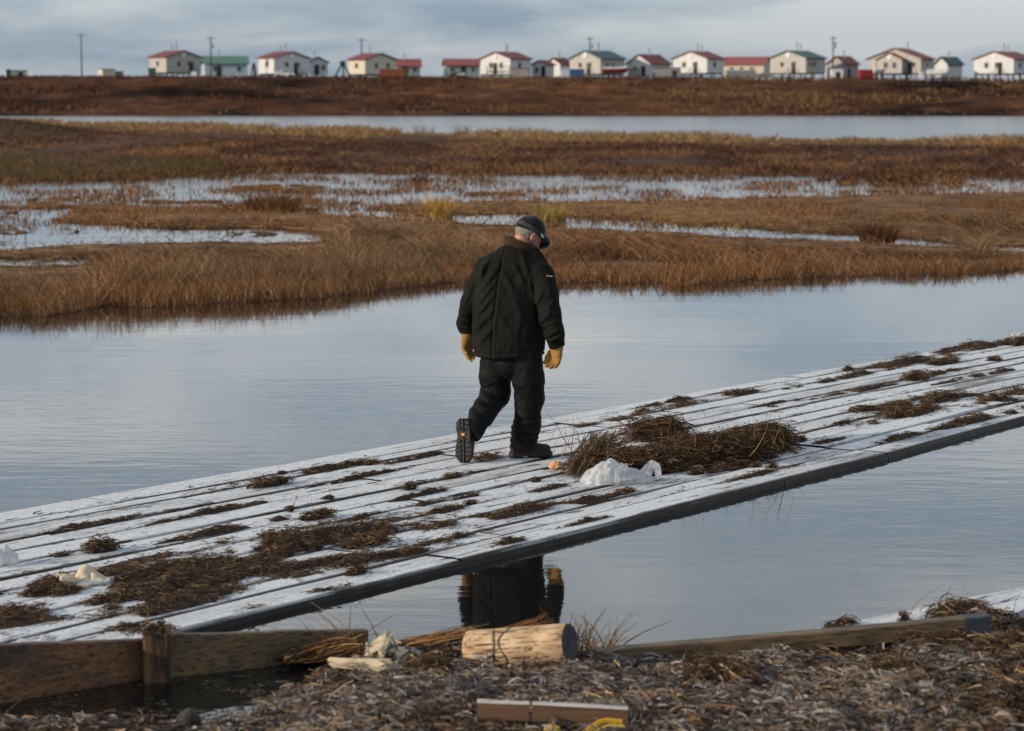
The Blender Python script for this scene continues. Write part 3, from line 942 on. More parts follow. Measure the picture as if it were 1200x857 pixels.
o = heap(); o.location = tuple(P(800, 545, ZD))
G = 'wrack clumps on the boardwalk'
CL = [(118, 646, .22, .15, .11, 260, 'thick dark clump with a stalk near the left end of the boardwalk', 6),
      (72, 652, .12, .08, .03, 70, 'flat little wisp touching the left side of the thick stalked clump', 0),
      (372, 607, .27, .12, .07, 220, 'long mounded brown clump in mid boardwalk left of the man', 2),
      (340, 599, .06, .05, .05, 50, 'tiny upright clump just above the long mounded clump', 3),
      (318, 569, .34, .10, .06, 220, 'flat dark clump lying along the far edge left of the man', 2),
      (330, 556, .07, .05, .05, 50, 'small knob of wrack behind the flat far edge clump', 1),
      (480, 573, .11, .09, .07, 90, 'green tinged looped tuft of wrack between the long clump and the man', 5),
      (385, 585, .09, .07, .04, 50, 'small flat knob of wrack between the flat far edge clump and the looped tuft', 1),
      (430, 640, .36, .16, .09, 330, 'dark humped clump at the right end of the big left wrack drift', 3),
      (418, 673, .16, .08, .08, 120, 'spiky clump near the near edge left of the man\'s reflection', 6),
      (602, 637, .17, .07, .03, 110, 'flat mossy clump on the near edge beam above the man\'s reflection', 0),
      (436, 544, .16, .07, .05, 80, 'low clump by the far edge behind the man', 1),
      (552, 590, .12, .05, .03, 60, 'flat wisp of wrack in front of the man\'s trailing boot', 0),
      (858, 463, .20, .12, .08, 120, 'peaked clump on the far edge beyond the straw heap', 1),
      (905, 478, .13, .07, .03, 50, 'low crumb of wrack to the right of the peaked clump', 0),
      (994, 435, .14, .10, .08, 70, 'little spiky clump on the far edge right of the peaked clump', 4),
      (1073, 445, .36, .20, .12, 240, 'large rounded clump alone on the boards at upper right', 2),
      (1165, 423, .20, .14, .09, 110, 'small pyramid clump near the far edge at upper right', 3),
      (1105, 426, .50, .22, .10, 300, 'broad ragged clump by the far edge above the rounded one', 3),
      (1195, 404, .32, .26, .16, 240, 'tall clump at the far right end by the white scrap', 3),
      (1140, 407, .40, .16, .09, 200, 'low clump by the far edge left of the tallest right end clump', 3),
      (940, 517, .07, .06, .07, 50, 'small dark knob right beside the straw heap\'s end', 1),
      (885, 548, .10, .08, .06, 70, 'small dark clod on the boards below the straw heap', 0),
      (815, 555, .16, .10, .07, 110, 'low clod touching the near side of the straw heap', 2),
      (905, 549, .09, .07, .06, 60, 'rightmost clod of the row below the straw heap', 0),
      (733, 577, .17, .09, .03, 110, 'flat brown wisp just below the white plastic bag', 0),
      (628, 564, .09, .07, .05, 70, 'small clod on the boards below the man\'s front boot', 1),
      (1060, 487, .55, .20, .09, 420, 'long ridged clump on the right hand wrack drift', 3),
      (1010, 482, .30, .15, .06, 200, 'left tip clump of the right hand wrack drift', 2)]
for (u, v, a_, b_, h_, n, lab, st) in CL:
    cols = BRN if 'green' not in lab and 'mossy' not in lab else [(.10, .085, .03), (.07, .05, .02), (.14, .11, .04)]
    place(clump('wrack_clump', lab, u, v, a_ * 1.25, b_, h_ * .78, n, cols, group=G, stalks=st, ln=(.04, .14)))
place(clump('straw_wisp', 'pale wisp of straw under the man\'s trailing boot', 572, 539, .28, .12, .04, 150, STRAW, cat='straw', ln=(.05, .16), core=False))

# ------------------------------------------------------------------ bag and scraps
def plastic(name, c, tr=.35, rough=.35):
    m, t, b = nt(name)
    b.inputs['Base Color'].default_value = (*c, 1); b.inputs['Roughness'].default_value = rough
    tl = t.nodes.new('ShaderNodeBsdfTranslucent'); tl.inputs[0].default_value = (*c, 1)
    ms = t.nodes.new('ShaderNodeMixShader'); ms.inputs[0].default_value = tr
    t.links.new(b.outputs[0], ms.inputs[1]); t.links.new(tl.outputs[0], ms.inputs[2])
    n = noise(t, 16, 4, dist=1.5); bump(t, b, n, .9, .03)
    tp = t.nodes.new('ShaderNodeBsdfTransparent'); m2 = t.nodes.new('ShaderNodeMixShader'); t.links.new(ramp(t, noise(t, 7, 3, dist=1.0), [(.42, .06), (.60, .5)]), m2.inputs[0])
    t.links.new(ms.outputs[0], m2.inputs[1]); t.links.new(tp.outputs[0], m2.inputs[2])
    t.links.new(m2.outputs[0], t.nodes['Material Output'].inputs[0])
    return m


BAGM = plastic('white_plastic', (.74, .76, .78), .45, .28)
PAPER = flat('weathered_paper', (.46, .36, .24), (.62, .54, .42), 12, .8, .3)
SHELLP = flat('orange_scrap', (.62, .26, .10), (.72, .45, .28), 18, .6, .3)
REDS = flat('red_scrap', (.45, .05, .05), (.55, .10, .10), 20, .5)
YELM = flat('yellow_plastic', (.72, .42, .03), (.80, .52, .05), 10, .45, .2)


def crumple(name, label, cat, u, v, sx, sy, sz, mat, seed, zb=ZD, amp=.55, prof=None, rz=0.0, nu=110, nv=60, facets=0):
    th = np.linspace(0, 2 * np.pi, nu + 1)[None]; ph = np.linspace(-.35, np.pi / 2, nv)[:, None]
    X = np.cos(th) * np.cos(ph); Y = np.sin(th) * np.cos(ph); Z = np.sin(ph) + 0 * th
    r = 1 - amp * np.abs(fbm(X * 2.1 + seed, Y * 2.1, Z * 2.1, seed=seed, oct=4) - .5) * 2.2 + .35 * (fbm(X * .9 + seed, Y * .9, Z, seed=seed + 4, oct=2) - .5)
    r += .30 * np.abs(fbm(X * 4, Y * 4, Z * 4 + seed, seed=seed + 9, oct=4) - .5) - .25 * np.maximum(0, .06 - np.abs(fbm(X * 2.6 + 4, Y * 2.6, Z * 2.6, seed=seed + 21, oct=3) - .5)) * 6
    if facets:
        rg = np.random.default_rng(seed); nn = rg.normal(size=(facets, 3)); nn /= np.linalg.norm(nn, axis=1)[:, None]; hh = rg.uniform(.50, 1.10, facets)
        dd = np.stack(np.broadcast_arrays(X, Y, Z), -1) @ nn.T
        r = np.sort(hh / np.maximum(dd, .04), -1)[..., 0]
        r = np.minimum(r, 1.35) - .16 * np.abs(fbm(X * 3 + seed, Y * 3, Z * 3, seed=seed, oct=4) - .5) * 2 + .10 * fbm(X * 7, Y * 7, Z * 7 + seed, seed=seed + 3, oct=2)
    flare = 1 + (.22 * np.clip(1 - Z * 2.2, 0, 1) if facets else 0)
    X, Y, Z = X * r * sx * flare, Y * r * sy * flare, np.maximum(Z * r * sz, -.001 + 0 * X)
    if prof is not None: Z = Z * np.interp(X / sx, *prof)
    ca, sa = math.cos(rz), math.sin(rz)
    p = P(u, v, zb)
    a = Acc().grid(np.stack([X * ca - Y * sa, X * sa + Y * ca, Z + .002], -1))
    o = a.build(name, mat, smooth=False); o.location = tuple(p)
    o.data.polygons.foreach_set('use_smooth', np.ones(len(o.data.polygons), bool))
    return tag(o, label, cat)


def film(name, label, u, v, sx, sy, sz, mat, seed, rz=0.0, zb=ZD, env=None):
    """a heap of thin crumpled film: a folded sheet over an irregular outline"""
    n1, n2 = 150, 110
    a_, b_ = np.meshgrid(np.linspace(-1, 1, n1), np.linspace(-1, 1, n2), indexing='ij')
    r_ = np.maximum(np.abs(a_), np.abs(b_)); q_ = np.sqrt(a_ ** 2 + b_ ** 2) + 1e-6
    a2, b2 = a_ * r_ / q_, b_ * r_ / q_                      # square -> disc
    th_ = np.arctan2(b2, a2)
    rag = .80 + .5 * (fbm(np.cos(th_) * 1.7 + seed, np.sin(th_) * 1.7, seed=seed, oct=4) - .5) * 2 * r_
    X = a2 * sx * rag; Y = b2 * sy * rag
    wx, wy = fbm(a2 * 2 + 3, b2 * 2, seed=seed + 1, oct=2) - .5, fbm(a2 * 2 + 9, b2 * 2, seed=seed + 2, oct=2) - .5
    rid = lambda k, sd: 1 - 2 * np.abs(fbm((a2 + wx) * k + sd, (b2 * .7 + wy) * k, seed=seed + sd, oct=2) - .5) * 2.2
    f = .54 + .34 * rid(1.3, 4) + .14 * rid(3.0, 5) + .025 * rid(7, 6)
    e = (1 - r_ ** 3.0) ** .5
    if env is not None: e = e * np.interp(a2, *env)
    Z = sz * e * f + .004 + .012 * (1 - e) * (fbm(a2 * 6, b2 * 6, seed=seed + 8, oct=2))
    X = X + .03 * wx * 2 * e; Y = Y + .03 * wy * 2 * e - .02 * (f - .6) * e
    ca, sa = math.cos(rz), math.sin(rz)
    o = Acc().grid(np.stack([X * ca - Y * sa, X * sa + Y * ca, np.maximum(Z, .003)], -1)).build(name, mat, smooth=True)
    o.location = tuple(P(u, v, zb))
    return tag(o, label, 'plastic bag')


bag = film('plastic_bag', 'crumpled white plastic bag lying against the big straw heap', 726, 566, .31, .17, .165, BAGM, 14, rz=.12, env=([-1, -.6, -.3, .1, .5, 1], [.7, 1.05, 1.1, .8, .72, .8]))
acc = Acc()        # a torn handle loop as a part of the bag
for k in (-1, 1):
    pts = [(.17 + .02 * k, -.05 * k, .06), (.22, -.06 * k, .13), (.255, -.02 * k, .11), (.26, .02 * k, .05)]
    pp = np.array(pts); s = np.linspace(0, 1, 12)
    q = np.stack([np.interp(s, np.linspace(0, 1, 4), pp[:, i]) for i in range(3)], 1)
    acc.ribbons(q[None], np.full((1, 12), .022), np.array([[.8, .8, .8]]), roll=np.array([[0, 1., .3]]))
acc.build('handle', BAGM, bag)
film('plastic_bag', 'white plastic bag cut by the left edge of the photo on the boardwalk', -6, 662, .17, .13, .12, BAGM, 31, rz=.4)


def sheet(name, label, cat, u, v, sx, sy, rise, mat, seed, rz, zb=ZD, lift=.012, n=26):
    a, b_ = np.meshgrid(np.linspace(-1, 1, n), np.linspace(-1, 1, n), indexing='ij')
    rag = 1 - .35 * fbm(a * 2 + seed, b_ * 2, seed=seed, oct=3)
    X = a * sx * rag; Y = b_ * sy * rag
    f = np.abs(fbm(a * 1.6 + seed, b_ * 1.6, seed=seed + 2, oct=3) - .5) * 2
    Z = lift + rise * (.55 * f + .6 * np.exp(-((a - .35) ** 2 * 7 + (b_ - .1) ** 2 * 3)))
    ca, sa = math.cos(rz), math.sin(rz)
    o = Acc().grid(np.stack([X * ca - Y * sa, X * sa + Y * ca, Z], -1)).build(name, mat, smooth=True)
    o.location = tuple(P(u, v, zb))
    sm = o.modifiers.new('thickness', 'SOLIDIFY'); sm.thickness = .003
    return tag(o, label, cat)


sheet('paper_scrap', 'torn tan and white paper scrap on the left wrack drift', 'scrap', 95, 686, .14, .10, .10, PAPER, 3, .3, lift=.03)
sheet('plastic_sheet', 'white plastic sheet folded on the boardwalk just above the left retaining board', 'plastic sheet', 44, 757, .10, .09, .05, BAGM, 5, .1)
crumple('orange_scrap', 'small orange and white scrap by the tip of the straw heap', 'scrap', 652, 549, .055, .035, .05, SHELLP, 8)
crumple('red_scrap', 'tiny red scrap caught in the left wrack drift', 'scrap', 192, 662, .026, .02, .03, REDS, 9, zb=ZD + .03)
crumple('white_scrap', 'white scrap at the far right end of the boardwalk', 'scrap', 1196, 396, .10, .08, .07, BAGM, 10, zb=ZD + .06)

# ------------------------------------------------------------------ near shore
VB = [(-400, 862), (-100, 850), (0, 845), (100, 845), (200, 850), (285, 842), (325, 818), (365, 792), (400, 774), (450, 762), (500, 757), (560, 757), (650, 760), (690, 766), (760, 770), (850, 764), (1000, 752), (1100, 744), (1160, 736), (1200, 730), (1500, 700), (1700, 660)]


def shore_z(u, v, x, y):
    d = v - il(u, VB)
    z = -.06 + .085 * sstep(-8, 16, d) + .10 * sstep(14, 130, d)
    lump = fbm(x * 3.2, y * 3.2, seed=201, oct=4) - .5
    rdg = 1 - np.abs(fbm(x * 6.5, y * 6.5, seed=233, oct=3) - .5) * 4
    return z + sstep(-4, 22, d) * (lump * .13 + .035 * rdg - .03) + sstep(0, 24, d) * ((fbm(x * 13, y * 13, seed=208, oct=3) - .5) * .075 + (fbm(x * 38, y * 38, seed=209, oct=2) - .5) * .024) + sstep(0, 30, d) * (fbm(x * 14, y * 14, seed=207, oct=2) - .5) * .035


rows = np.concatenate([np.arange(690, 740, 2.0), np.arange(740, 880, .6), np.arange(880, 1000, 3), np.arange(1000, 1400, 14)])
cols = np.concatenate([np.arange(-330, -30, 5.0), np.arange(-30, 1230, 1.6), np.arange(1230, 1560, 5.0)])
UU, VV = np.meshgrid(cols, rows, indexing='ij')
bs = P(UU, VV, 0.0)
bs[..., 2] = shore_z(UU, VV, bs[..., 0], bs[..., 1])
MUD, t, b = nt('frosty_wrack_bed')
n1 = noise(t, 26, 5, .65); n2 = noise(t, 5, 4, .6); n3 = noise(t, 70, 3, .6)
c1 = ramp(t, n1, [(.32, (.030, .018, .012)), (.5, (.085, .050, .030)), (.68, (.17, .105, .06))])
fr_ = ramp(t, n2, [(.42, 0.0), (.58, 1.0)])
c2 = ramp(t, n3, [(.38, (.16, .135, .12)), (.62, (.42, .39, .37))])
fm = ramp(t, n1, [(.44, 0.0), (.60, .9)])
mm2 = t.nodes.new('ShaderNodeMath'); mm2.operation = 'MULTIPLY'; t.links.new(fr_, mm2.inputs[0]); t.links.new(fm, mm2.inputs[1])
t.links.new(mix(t, mm2.outputs[0], c1, c2), b.inputs['Base Color']); b.inputs['Roughness'].default_value = .9; b.inputs['Specular IOR Level'].default_value = .15
bump(t, b, n3, .7, .012)
tag(Acc().grid(np.swapaxes(bs, 0, 1)).build('shore', MUD, smooth=True), kind='structure')

def onshore(u, v):
    """where the line of sight through a pixel meets the shore"""
    for dd in np.arange(9.0, 13.0, .01):
        q = PD(u, v, dd); uu_, vv_ = UV(q[0], q[1], 0.0)
        if q[2] < float(shore_z(np.array([uu_]), np.array([vv_]), q[:1], q[1:2])[0]) + .02: return q
    return PD(u, v, 11.0)


FROST = plant_mat('frosted_wrack', .10, .8, .3, 14)
FR = [(.31, .28, .26), (.19, .155, .13), (.14, .092, .058), (.11, .068, .042), (.055, .034, .022), (.26, .17, .095)]
acc = Acc()
n = 80000
u = R.uniform(-120, 1330, n); v = R.uniform(725, 1000, n) ** 1.0
pw = P(u, v, 0.0); x, y = pw[:, 0], pw[:, 1]
d = v - il(u, VB)
k = (d > 2) & (R.random(n) < np.where(v > 905, .25, 1.0))
u, v, x, y, d = (q[k] for q in (u, v, x, y, d)); n = len(u)
z = shore_z(u, v, x, y)
lum = fbm(x * 3.5, y * 2.2, seed=211, oct=3)
fz = .5 * lum + .5 * (1 - np.abs(fbm(x * 6.5, y * 6.5, seed=233, oct=3) - .5) * 3.2) * .75 - .03 + 1.1 * (fbm(x * 1.3, y * 1.0, seed=241, oct=2) - .5) + R.normal(0, .08, n) + .06 * sstep(8, 50, d) - .12 * sstep(300, 60, u) - .01
col = np.where((fz > .53)[:, None], pal(n, FR[:3], .18), np.where((fz > .43)[:, None], pal(n, FR[1:5] + [FR[5]], .2), pal(n, FR[3:5], .2)))
hh = R.random(n) * (.008 + .05 * fbm(x * 8, y * 8, seed=215, oct=2))
th = fbm(x * 2.2, y * 2.2, seed=251, oct=2) * 9 + R.normal(0, .7, n)
pts = curl(np.stack([x, y, z + hh], 1), np.stack([np.cos(th), np.sin(th), R.normal(0, .22, n)], 1), R.uniform(.02, .10, n), .7, .13, 4)
wd = R.uniform(.0012, .0048, n) * R.choice([1, 1, 1, 1.7], n)
acc.ribbons(pts, wd[:, None] * np.array([.5, 1, 1, .9, .5])[None], col)
n = 900                                    # straws and bits of reed on top
u = R.uniform(-100, 1320, n); v = R.uniform(760, 960, n); pw = P(u, v, 0.0); d = v - il(u, VB); k = d > 6
u, v, pw = u[k], v[k], pw[k]; n = len(u)
z = shore_z(u, v, pw[:, 0], pw[:, 1]) + R.uniform(.02, .07, n)
th = R.uniform(0, 2 * np.pi, n)
pts = curl(np.stack([pw[:, 0], pw[:, 1], z], 1), np.stack([np.cos(th), np.sin(th), R.normal(0, .3, n)], 1), R.uniform(.05, .16, n), .5, .07, 4)
acc.ribbons(pts, R.uniform(.002, .005, n), pal(n, [(.30, .20, .10), (.24, .14, .06), (.38, .27, .15), (.16, .10, .05)], .2))
tag(acc.build('frosted_wrack', FROST), 'matted frosty grey and brown wrack covering the near shore', None, None, 'stuff')
# scum and chaff floating in the puddle
acc = Acc()
n = 2600
u = R.uniform(20, 420, n); v = R.uniform(775, 840, n); k = (fbm(u / 40, v / 9, seed=222, oct=3) + .12 * sstep(150, 380, u) + .10 * sstep(800, 835, v) > .60)
u, v = u[k], v[k]; n = len(u); pw = P(u, v, 0.0); pw[:, 2] = .002
th = R.uniform(0, 2 * np.pi, n)
pts = curl(pw, np.stack([np.cos(th), np.sin(th), 0 * th], 1), R.uniform(.01, .05, n), .1, .15, 3); pts[..., 2] = np.clip(pts[..., 2], .002, .006)
acc.ribbons(pts, R.uniform(.002, .006, n), pal(n, [(.07, .045, .03), (.04, .026, .018), (.16, .13, .10)], .2), roll=np.tile([[0, 0, 1.]], (n, 1)))
tag(acc.build('floating_chaff', WRACK), 'fine brown chaff afloat on the puddle', None, None, 'stuff')


def board_mat(name, c1, c2, c3, rot=0.0, rough=.6):
    m, t, b = nt(name)
    g = noise(t, 14, 5, .6, stretch=(.12, 1, 3.2), rot=rot)
    s = noise(t, 2.2, 4, .6, stretch=(.8, 1, 1.6), rot=rot)
    f = noise(t, 40, 4, .6, stretch=(.025, 1, 2.5), rot=rot)
    c = mix(t, ramp(t, s, [(.42, 0), (.60, 1)]), ramp(t, g, [(.3, c1), (.7, c2)]), c3)
    c = mix(t, ramp(t, f, [(.36, .75), (.52, 0)]), c, (.012, .008, .006))
    t.links.new(c, b.inputs['Base Color']); b.inputs['Roughness'].default_value = rough
    b.inputs['Specular IOR Level'].default_value = .3
    bump(t, b, f, .5, .006)
    return m


BOARD = board_mat('retaining_board_wood', (.13, .062, .030), (.27, .135, .06), (.07, .048, .038))
BOARD2 = board_mat('mossy_board_wood', (.12, .080, .040), (.19, .128, .066), (.075, .060, .042))
GREYEND = flat('grey_end', (.035, .042, .055), (.06, .068, .08), 9, .6)


def plank(acc, b0, b1, h0, h1, th, nseg=14, seed=0, up=0.0):
    """board standing on edge from bottom-front b0 to b1, heights h0,h1, thickness away from the viewer"""
    b0 = np.array(b0, float); b1 = np.array(b1, float)
    e = (b1 - b0); e[2] = 0; e /= np.linalg.norm(e)
    nrm = np.array([-e[1], e[0], 0]);
    if nrm[1] < 0: nrm = -nrm
    s = np.linspace(0, 1, nseg)[:, None]
    bb = b0 + (b1 - b0) * s
    hh = h0 + (h1 - h0) * s[:, 0]
    bev = .006
    wob = (fbm(s[:, 0] * 5, s[:, 0] * 0 + seed, seed=seed, oct=3) - .5) * .010
    prof = [(0, 0), (0, -bev), (bev, 0), (th - bev, 0), (th, -bev), (th, 0)]
    V = np.zeros((nseg, 7, 3))
    for i in range(nseg):
        tp = hh[i] + wob[i]
        pr = [(0, 0), (0, tp - bev), (bev, tp), (th - bev, tp), (th, tp - bev), (th, 0), (0, 0)]
        for j, (o_, z_) in enumerate(pr):
            V[i, j] = bb[i] + nrm * o_ + np.array([0, 0, z_])
    acc.grid(V)
    for k in (0, -1):
        acc.add(V[k, :6], [[0, 1, 4, 5], [1, 2, 3, 4]])
    return acc


rw = empty('retaining_wall', P(180, 797, 0), 'dark wet timber retaining wall of two boards and a post holding back the puddle', 'retaining wall')
loc = np.array(rw.location)
def dep(u, v): return float(P(u, v, 0.0)[1])
p0 = P(-160, 852, -.10); p1 = P(166, 798, -.10)
p0 = P(-160, 852, 0.0); p1 = P(176, 795, 0.0)
top = lambda u, v, d: float(PD(u, v, d)[2])
h0 = top(-160, 763, p0[1]); h1 = top(176, 750, p1[1])
p0[2] = p1[2] = -.08
a = Acc(); plank(a, p0, p1, h0 + .08, h1 + .08, .06, 24, 3); o = a.build('board', BOARD, rw, origin=loc); o.location = (0, 0, 0); o['label'] = 'thick brown board reaching out of the left side of the photo'
q0 = P(196, 795, 0.0); q1 = P(432, 768, 0.0)
g0 = top(196, 744, q0[1]); g1 = top(432, 738, q1[1])
q0[2] = q1[2] = -.08
a = Acc(); plank(a, q0, q1, g0 + .08, g1 + .08, .05, 24, 6); o = a.build('board', BOARD2, rw, origin=loc); o.location = (0, 0, 0); o['label'] = 'thinner dark board running right into the wrack'
pc = P(181, 802, 0.0); ph = top(181, 744, pc[1])
a = Acc(); a.box((pc[0], pc[1] + .085, ph / 2 - .04), (.12, .12, ph + .09), .12, bev=.012)
POST = flat('rotten_post_wood', (.14, .08, .035), (.035, .022, .014), 9, .8, .7, .02, stretch=(2, 2, .5), lo=.42, hi=.6)
o = a.build('post', POST, rw, origin=loc); o.location = (0, 0, 0)
pt = P(181, 802, 0.0)
r = clump('wrack_clump', 'brown frayed clump lying on top of the retaining wall post', 181, 800, .30, .18, .05, 260, BRN + STRAW[1:3], yaw=.1, core=False)
r[0].location = (pt[0] - .05, pt[1] + .08, ph - .01)

# right-hand board and the second boardwalk behind it
lb = empty('shore_beam', P(1000, 768, .03), 'long olive brown square beam lying along the near shore at lower right', 'beam')
loc = np.array(lb.location)
e0 = PD(700, 783, 11.55); e1 = PD(1131, 745.5, 11.95); e2 = PD(1161, 743.5, 11.98)
a = Acc(); plank(a, e0, e1, .075, .083, .085, 22, 9); o = a.build('timber', BOARD2, lb, origin=loc); o.location = (0, 0, 0)
a = Acc(); plank(a, e1 + np.array([.002, -.003, -.003]), e2, .088, .088, .091, 5, 11); o = a.build('end_band', GREYEND, lb, origin=loc); o.location = (0, 0, 0)
f0 = P(700, 789, .05); f1 = P(1200, 687, .05)
ld = empty('boardwalk', (*f0[:2], 0), 'second frosted boardwalk, a narrow strip behind the beam at lower right', 'boardwalk')
e = (f1 - f0)[:2]; Ln = np.linalg.norm(e); e /= Ln; nr = np.array([e[1], -e[0]])
a = Acc()
for i in range(2):
    w0, w1 = i * .20 + .003, (i + 1) * .20 - .003
    ss = np.linspace(float((P((868, 1105)[i], (755, 706)[i], .05)[:2] - f0[:2]) @ e), Ln + 2.2, 40)
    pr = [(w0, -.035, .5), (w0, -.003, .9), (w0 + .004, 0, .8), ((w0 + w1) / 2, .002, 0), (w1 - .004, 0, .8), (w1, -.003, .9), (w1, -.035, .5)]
    V = np.zeros((len(ss), 7, 3)); c = np.zeros((len(ss), 7, 3)); c[..., 0] = .55 + .2 * i
    for j, (o_, z_, g_) in enumerate(pr):
        V[:, j, :2] = f0[:2] + ss[:, None] * e + nr * o_
        V[:, j, 2] = .05 + z_ + (fbm(ss * .9, ss * 0 + i, seed=71) - .5) * .012
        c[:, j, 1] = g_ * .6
    a.grid(V, c)
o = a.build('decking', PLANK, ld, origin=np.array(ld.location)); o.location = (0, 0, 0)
a = Acc(); V = np.zeros((2, 4, 3))
for i, s_ in enumerate((Ln * .34, Ln + 2.2)):
    for j, (o_, z_) in enumerate(((.01, .01), (.03, .01), (.03, -.12), (.01, -.12))):
        V[i, j] = [*(f0[:2] + e * s_ + nr * o_), z_]
a.grid(V); o = a.build('edge_beam', WETWOOD, ld, origin=np.array(ld.location)); o.location = (0, 0, 0)
place(clump('wrack_clump', 'big clump of wrack on the second boardwalk behind the beam\'s right end', 1125, 728, .36, .30, .13, 620, BRN + [(.2, .15, .11)], zb=.05, stalks=3))
place(clump('wrack_clump', 'low clump of wrack at the right edge of the photo beside the second boardwalk', 1168, 733, .30, .22, .09, 360, BRN + [(.2, .15, .11), (.3, .26, .22)], zb=.06, stalks=2))
place(clump('wrack_clump', 'tiny upright clump on the strip behind the middle of the beam', 1059, 731, .07, .05, .07, 60, BRN, zb=.055, stalks=2))
place(clump('wrack_clump', 'spread of wrack on the left part of the second boardwalk', 985, 736, .30, .08, .03, 160, BRN, zb=.055, stalks=0, core=False))
crumple('white_scrap', 'white scrap lodged in the big clump on the second boardwalk', 'scrap', 1097, 718, .04, .03, .045, BAGM, 14, zb=.09)

# ------------------------------------------------------------------ log, driftwood, stone, scraps
m, t, b = nt('weathered_log')
g = noise(t, 10, 6, .6, stretch=(.28, 2, 2)); s2 = noise(t, 3.5, 4, .6)
a1 = t.nodes.new('ShaderNodeAttribute'); a1.attribute_name = 'col'
sp = t.nodes.new('ShaderNodeSeparateColor'); t.links.new(a1.outputs[0], sp.inputs[0])
c = ramp(t, g, [(.3, (.24, .135, .065)), (.5, (.48, .32, .18)), (.68, (.60, .45, .29))])
c = mix(t, ramp(t, s2, [(.55, 0), (.72, .5)]), c, (.25, .20, .16))
c = mix(t, sp.outputs[0], c, (.035, .022, .015))
t.links.new(c, b.inputs['Base Color']); b.inputs['Roughness'].default_value = .85; bump(t, b, g, .6, .008)
LOG = m
c0 = PD(551, 762, 11.60); c1 = PD(668, 754, 11.40)
ax = c1 - c0; LL = np.linalg.norm(ax); ax /= LL
sidev = np.cross(ax, [0, 0, 1]); sidev /= np.linalg.norm(sidev); upv = np.cross(sidev, ax)
ns_, na_ = 110, 120
S_, A_ = np.meshgrid(np.linspace(0, 1, ns_), np.linspace(0, 2 * np.pi, na_), indexing='ij')
ca, sa = np.cos(A_), np.sin(A_)
rad = .094 * (1 + .05 * (fbm(ca * 1.2 + 3, sa * 1.2, S_ * 2, seed=301) - .5) * 2 - .06 * (1 - S_))
ck = np.abs(fbm(ca * 4.5 + 9, sa * 4.5, S_ * 1.2, seed=305, oct=4) - .5)                 # lengthwise checks
ring = np.minimum(np.abs(S_ - .30 - .025 * np.sin(A_ * 2 + 1)), np.abs(S_ - .40 + .03 * np.sin(A_ * 3)))   # two saw / rope cuts around
rn = fbm(ca * 3, sa * 3, S_ * 6, seed=309, oct=3)
crack = np.maximum(sstep(.034, .008, ck) * sstep(.28, .42, rn), sstep(.018, .005, ring) * sstep(.30, .45, rn))
flk = np.abs(fbm(ca * 2 + 5, sa * 2, S_ * 9 + 1, seed=313, oct=3) - .5)
crack = np.maximum(crack, sstep(.03, .006, flk) * sstep(.42, .54, fbm(ca * 2 + 1, sa * 2, S_ * 4, seed=317)) * .8)
rad = rad - .006 * crack + .004 * (fbm(ca * 6, sa * 6, S_ * 3, seed=321, oct=3) - .5)
V = c0 + ax * (S_ * LL)[..., None] + rad[..., None] * (ca[..., None] * sidev + sa[..., None] * upv)
lg = empty('log', c0 - np.array([0, 0, .09]), 'short cut round of pale barkless log with dark cracks lying on the shore', 'log')
a = Acc().grid(V, np.stack([crack] * 3, -1)); o = a.build('trunk', LOG, lg, smooth=True, origin=np.array(lg.location)); o.location = (0, 0, 0)
ENDM = flat('shaded_log_end', (.030, .033, .042), (.07, .066, .066), 30, .9, .5, .01)  # shade on the log's end is put into this dark bluish colour
for k, cc, sg in ((0, c0, -1), (-1, c1, 1)):
    a = Acc()
    rr = np.linspace(0, 1, 12)[:, None, None]
    Vv = cc + (V[k][None] - cc) * rr + ax * sg * .004 * (1 - rr ** 4) 
    a.grid(Vv if sg > 0 else Vv[:, ::-1]); o = a.build('end_grain', ENDM, lg, smooth=True, origin=np.array(lg.location)); o.location = (0, 0, 0)

DRIFT = flat('bleached_driftwood', (.52, .43, .30), (.17, .12, .08), 16, .8, .9, .015, lo=.45, hi=.72, stretch=(.35, 1.5, 1.5), detail=8)
DRIFTG = flat('grey_driftwood', (.17, .14, .13), (.34, .30, .285), 7, .85, .6, .015)


def blob(name, label, cat, pts, rad, k, amp, sc, mat, h=.007, cuts=(), parts=None, seed=1):
    """lumpy solid through pts (world), roots at the first point"""
    pts = [np.array(p) for p in pts]; org = pts[0].copy()
    org[2] -= rad[0]
    L_ = [p - org for p in pts]
    lo = np.min(L_, 0) - max(rad) * 1.5; hi = np.max(L_, 0) + max(rad) * 1.5
    def fn(G):
        f = chain(G, L_, rad, k)
        x, y, z = np.broadcast_arrays(*G)
        f = f - amp * (fbm(x * sc + seed, y * sc, z * sc, seed=seed, oct=3) - .5) * 2
        for c_, r_ in cuts: f = np.maximum(f, -ell(G, np.array(c_) - org, r_))
        return f
    o = sdf_obj(name, fn, lo, hi, h, mat)
    o.location = tuple(org)
    return tag(o, label, cat)


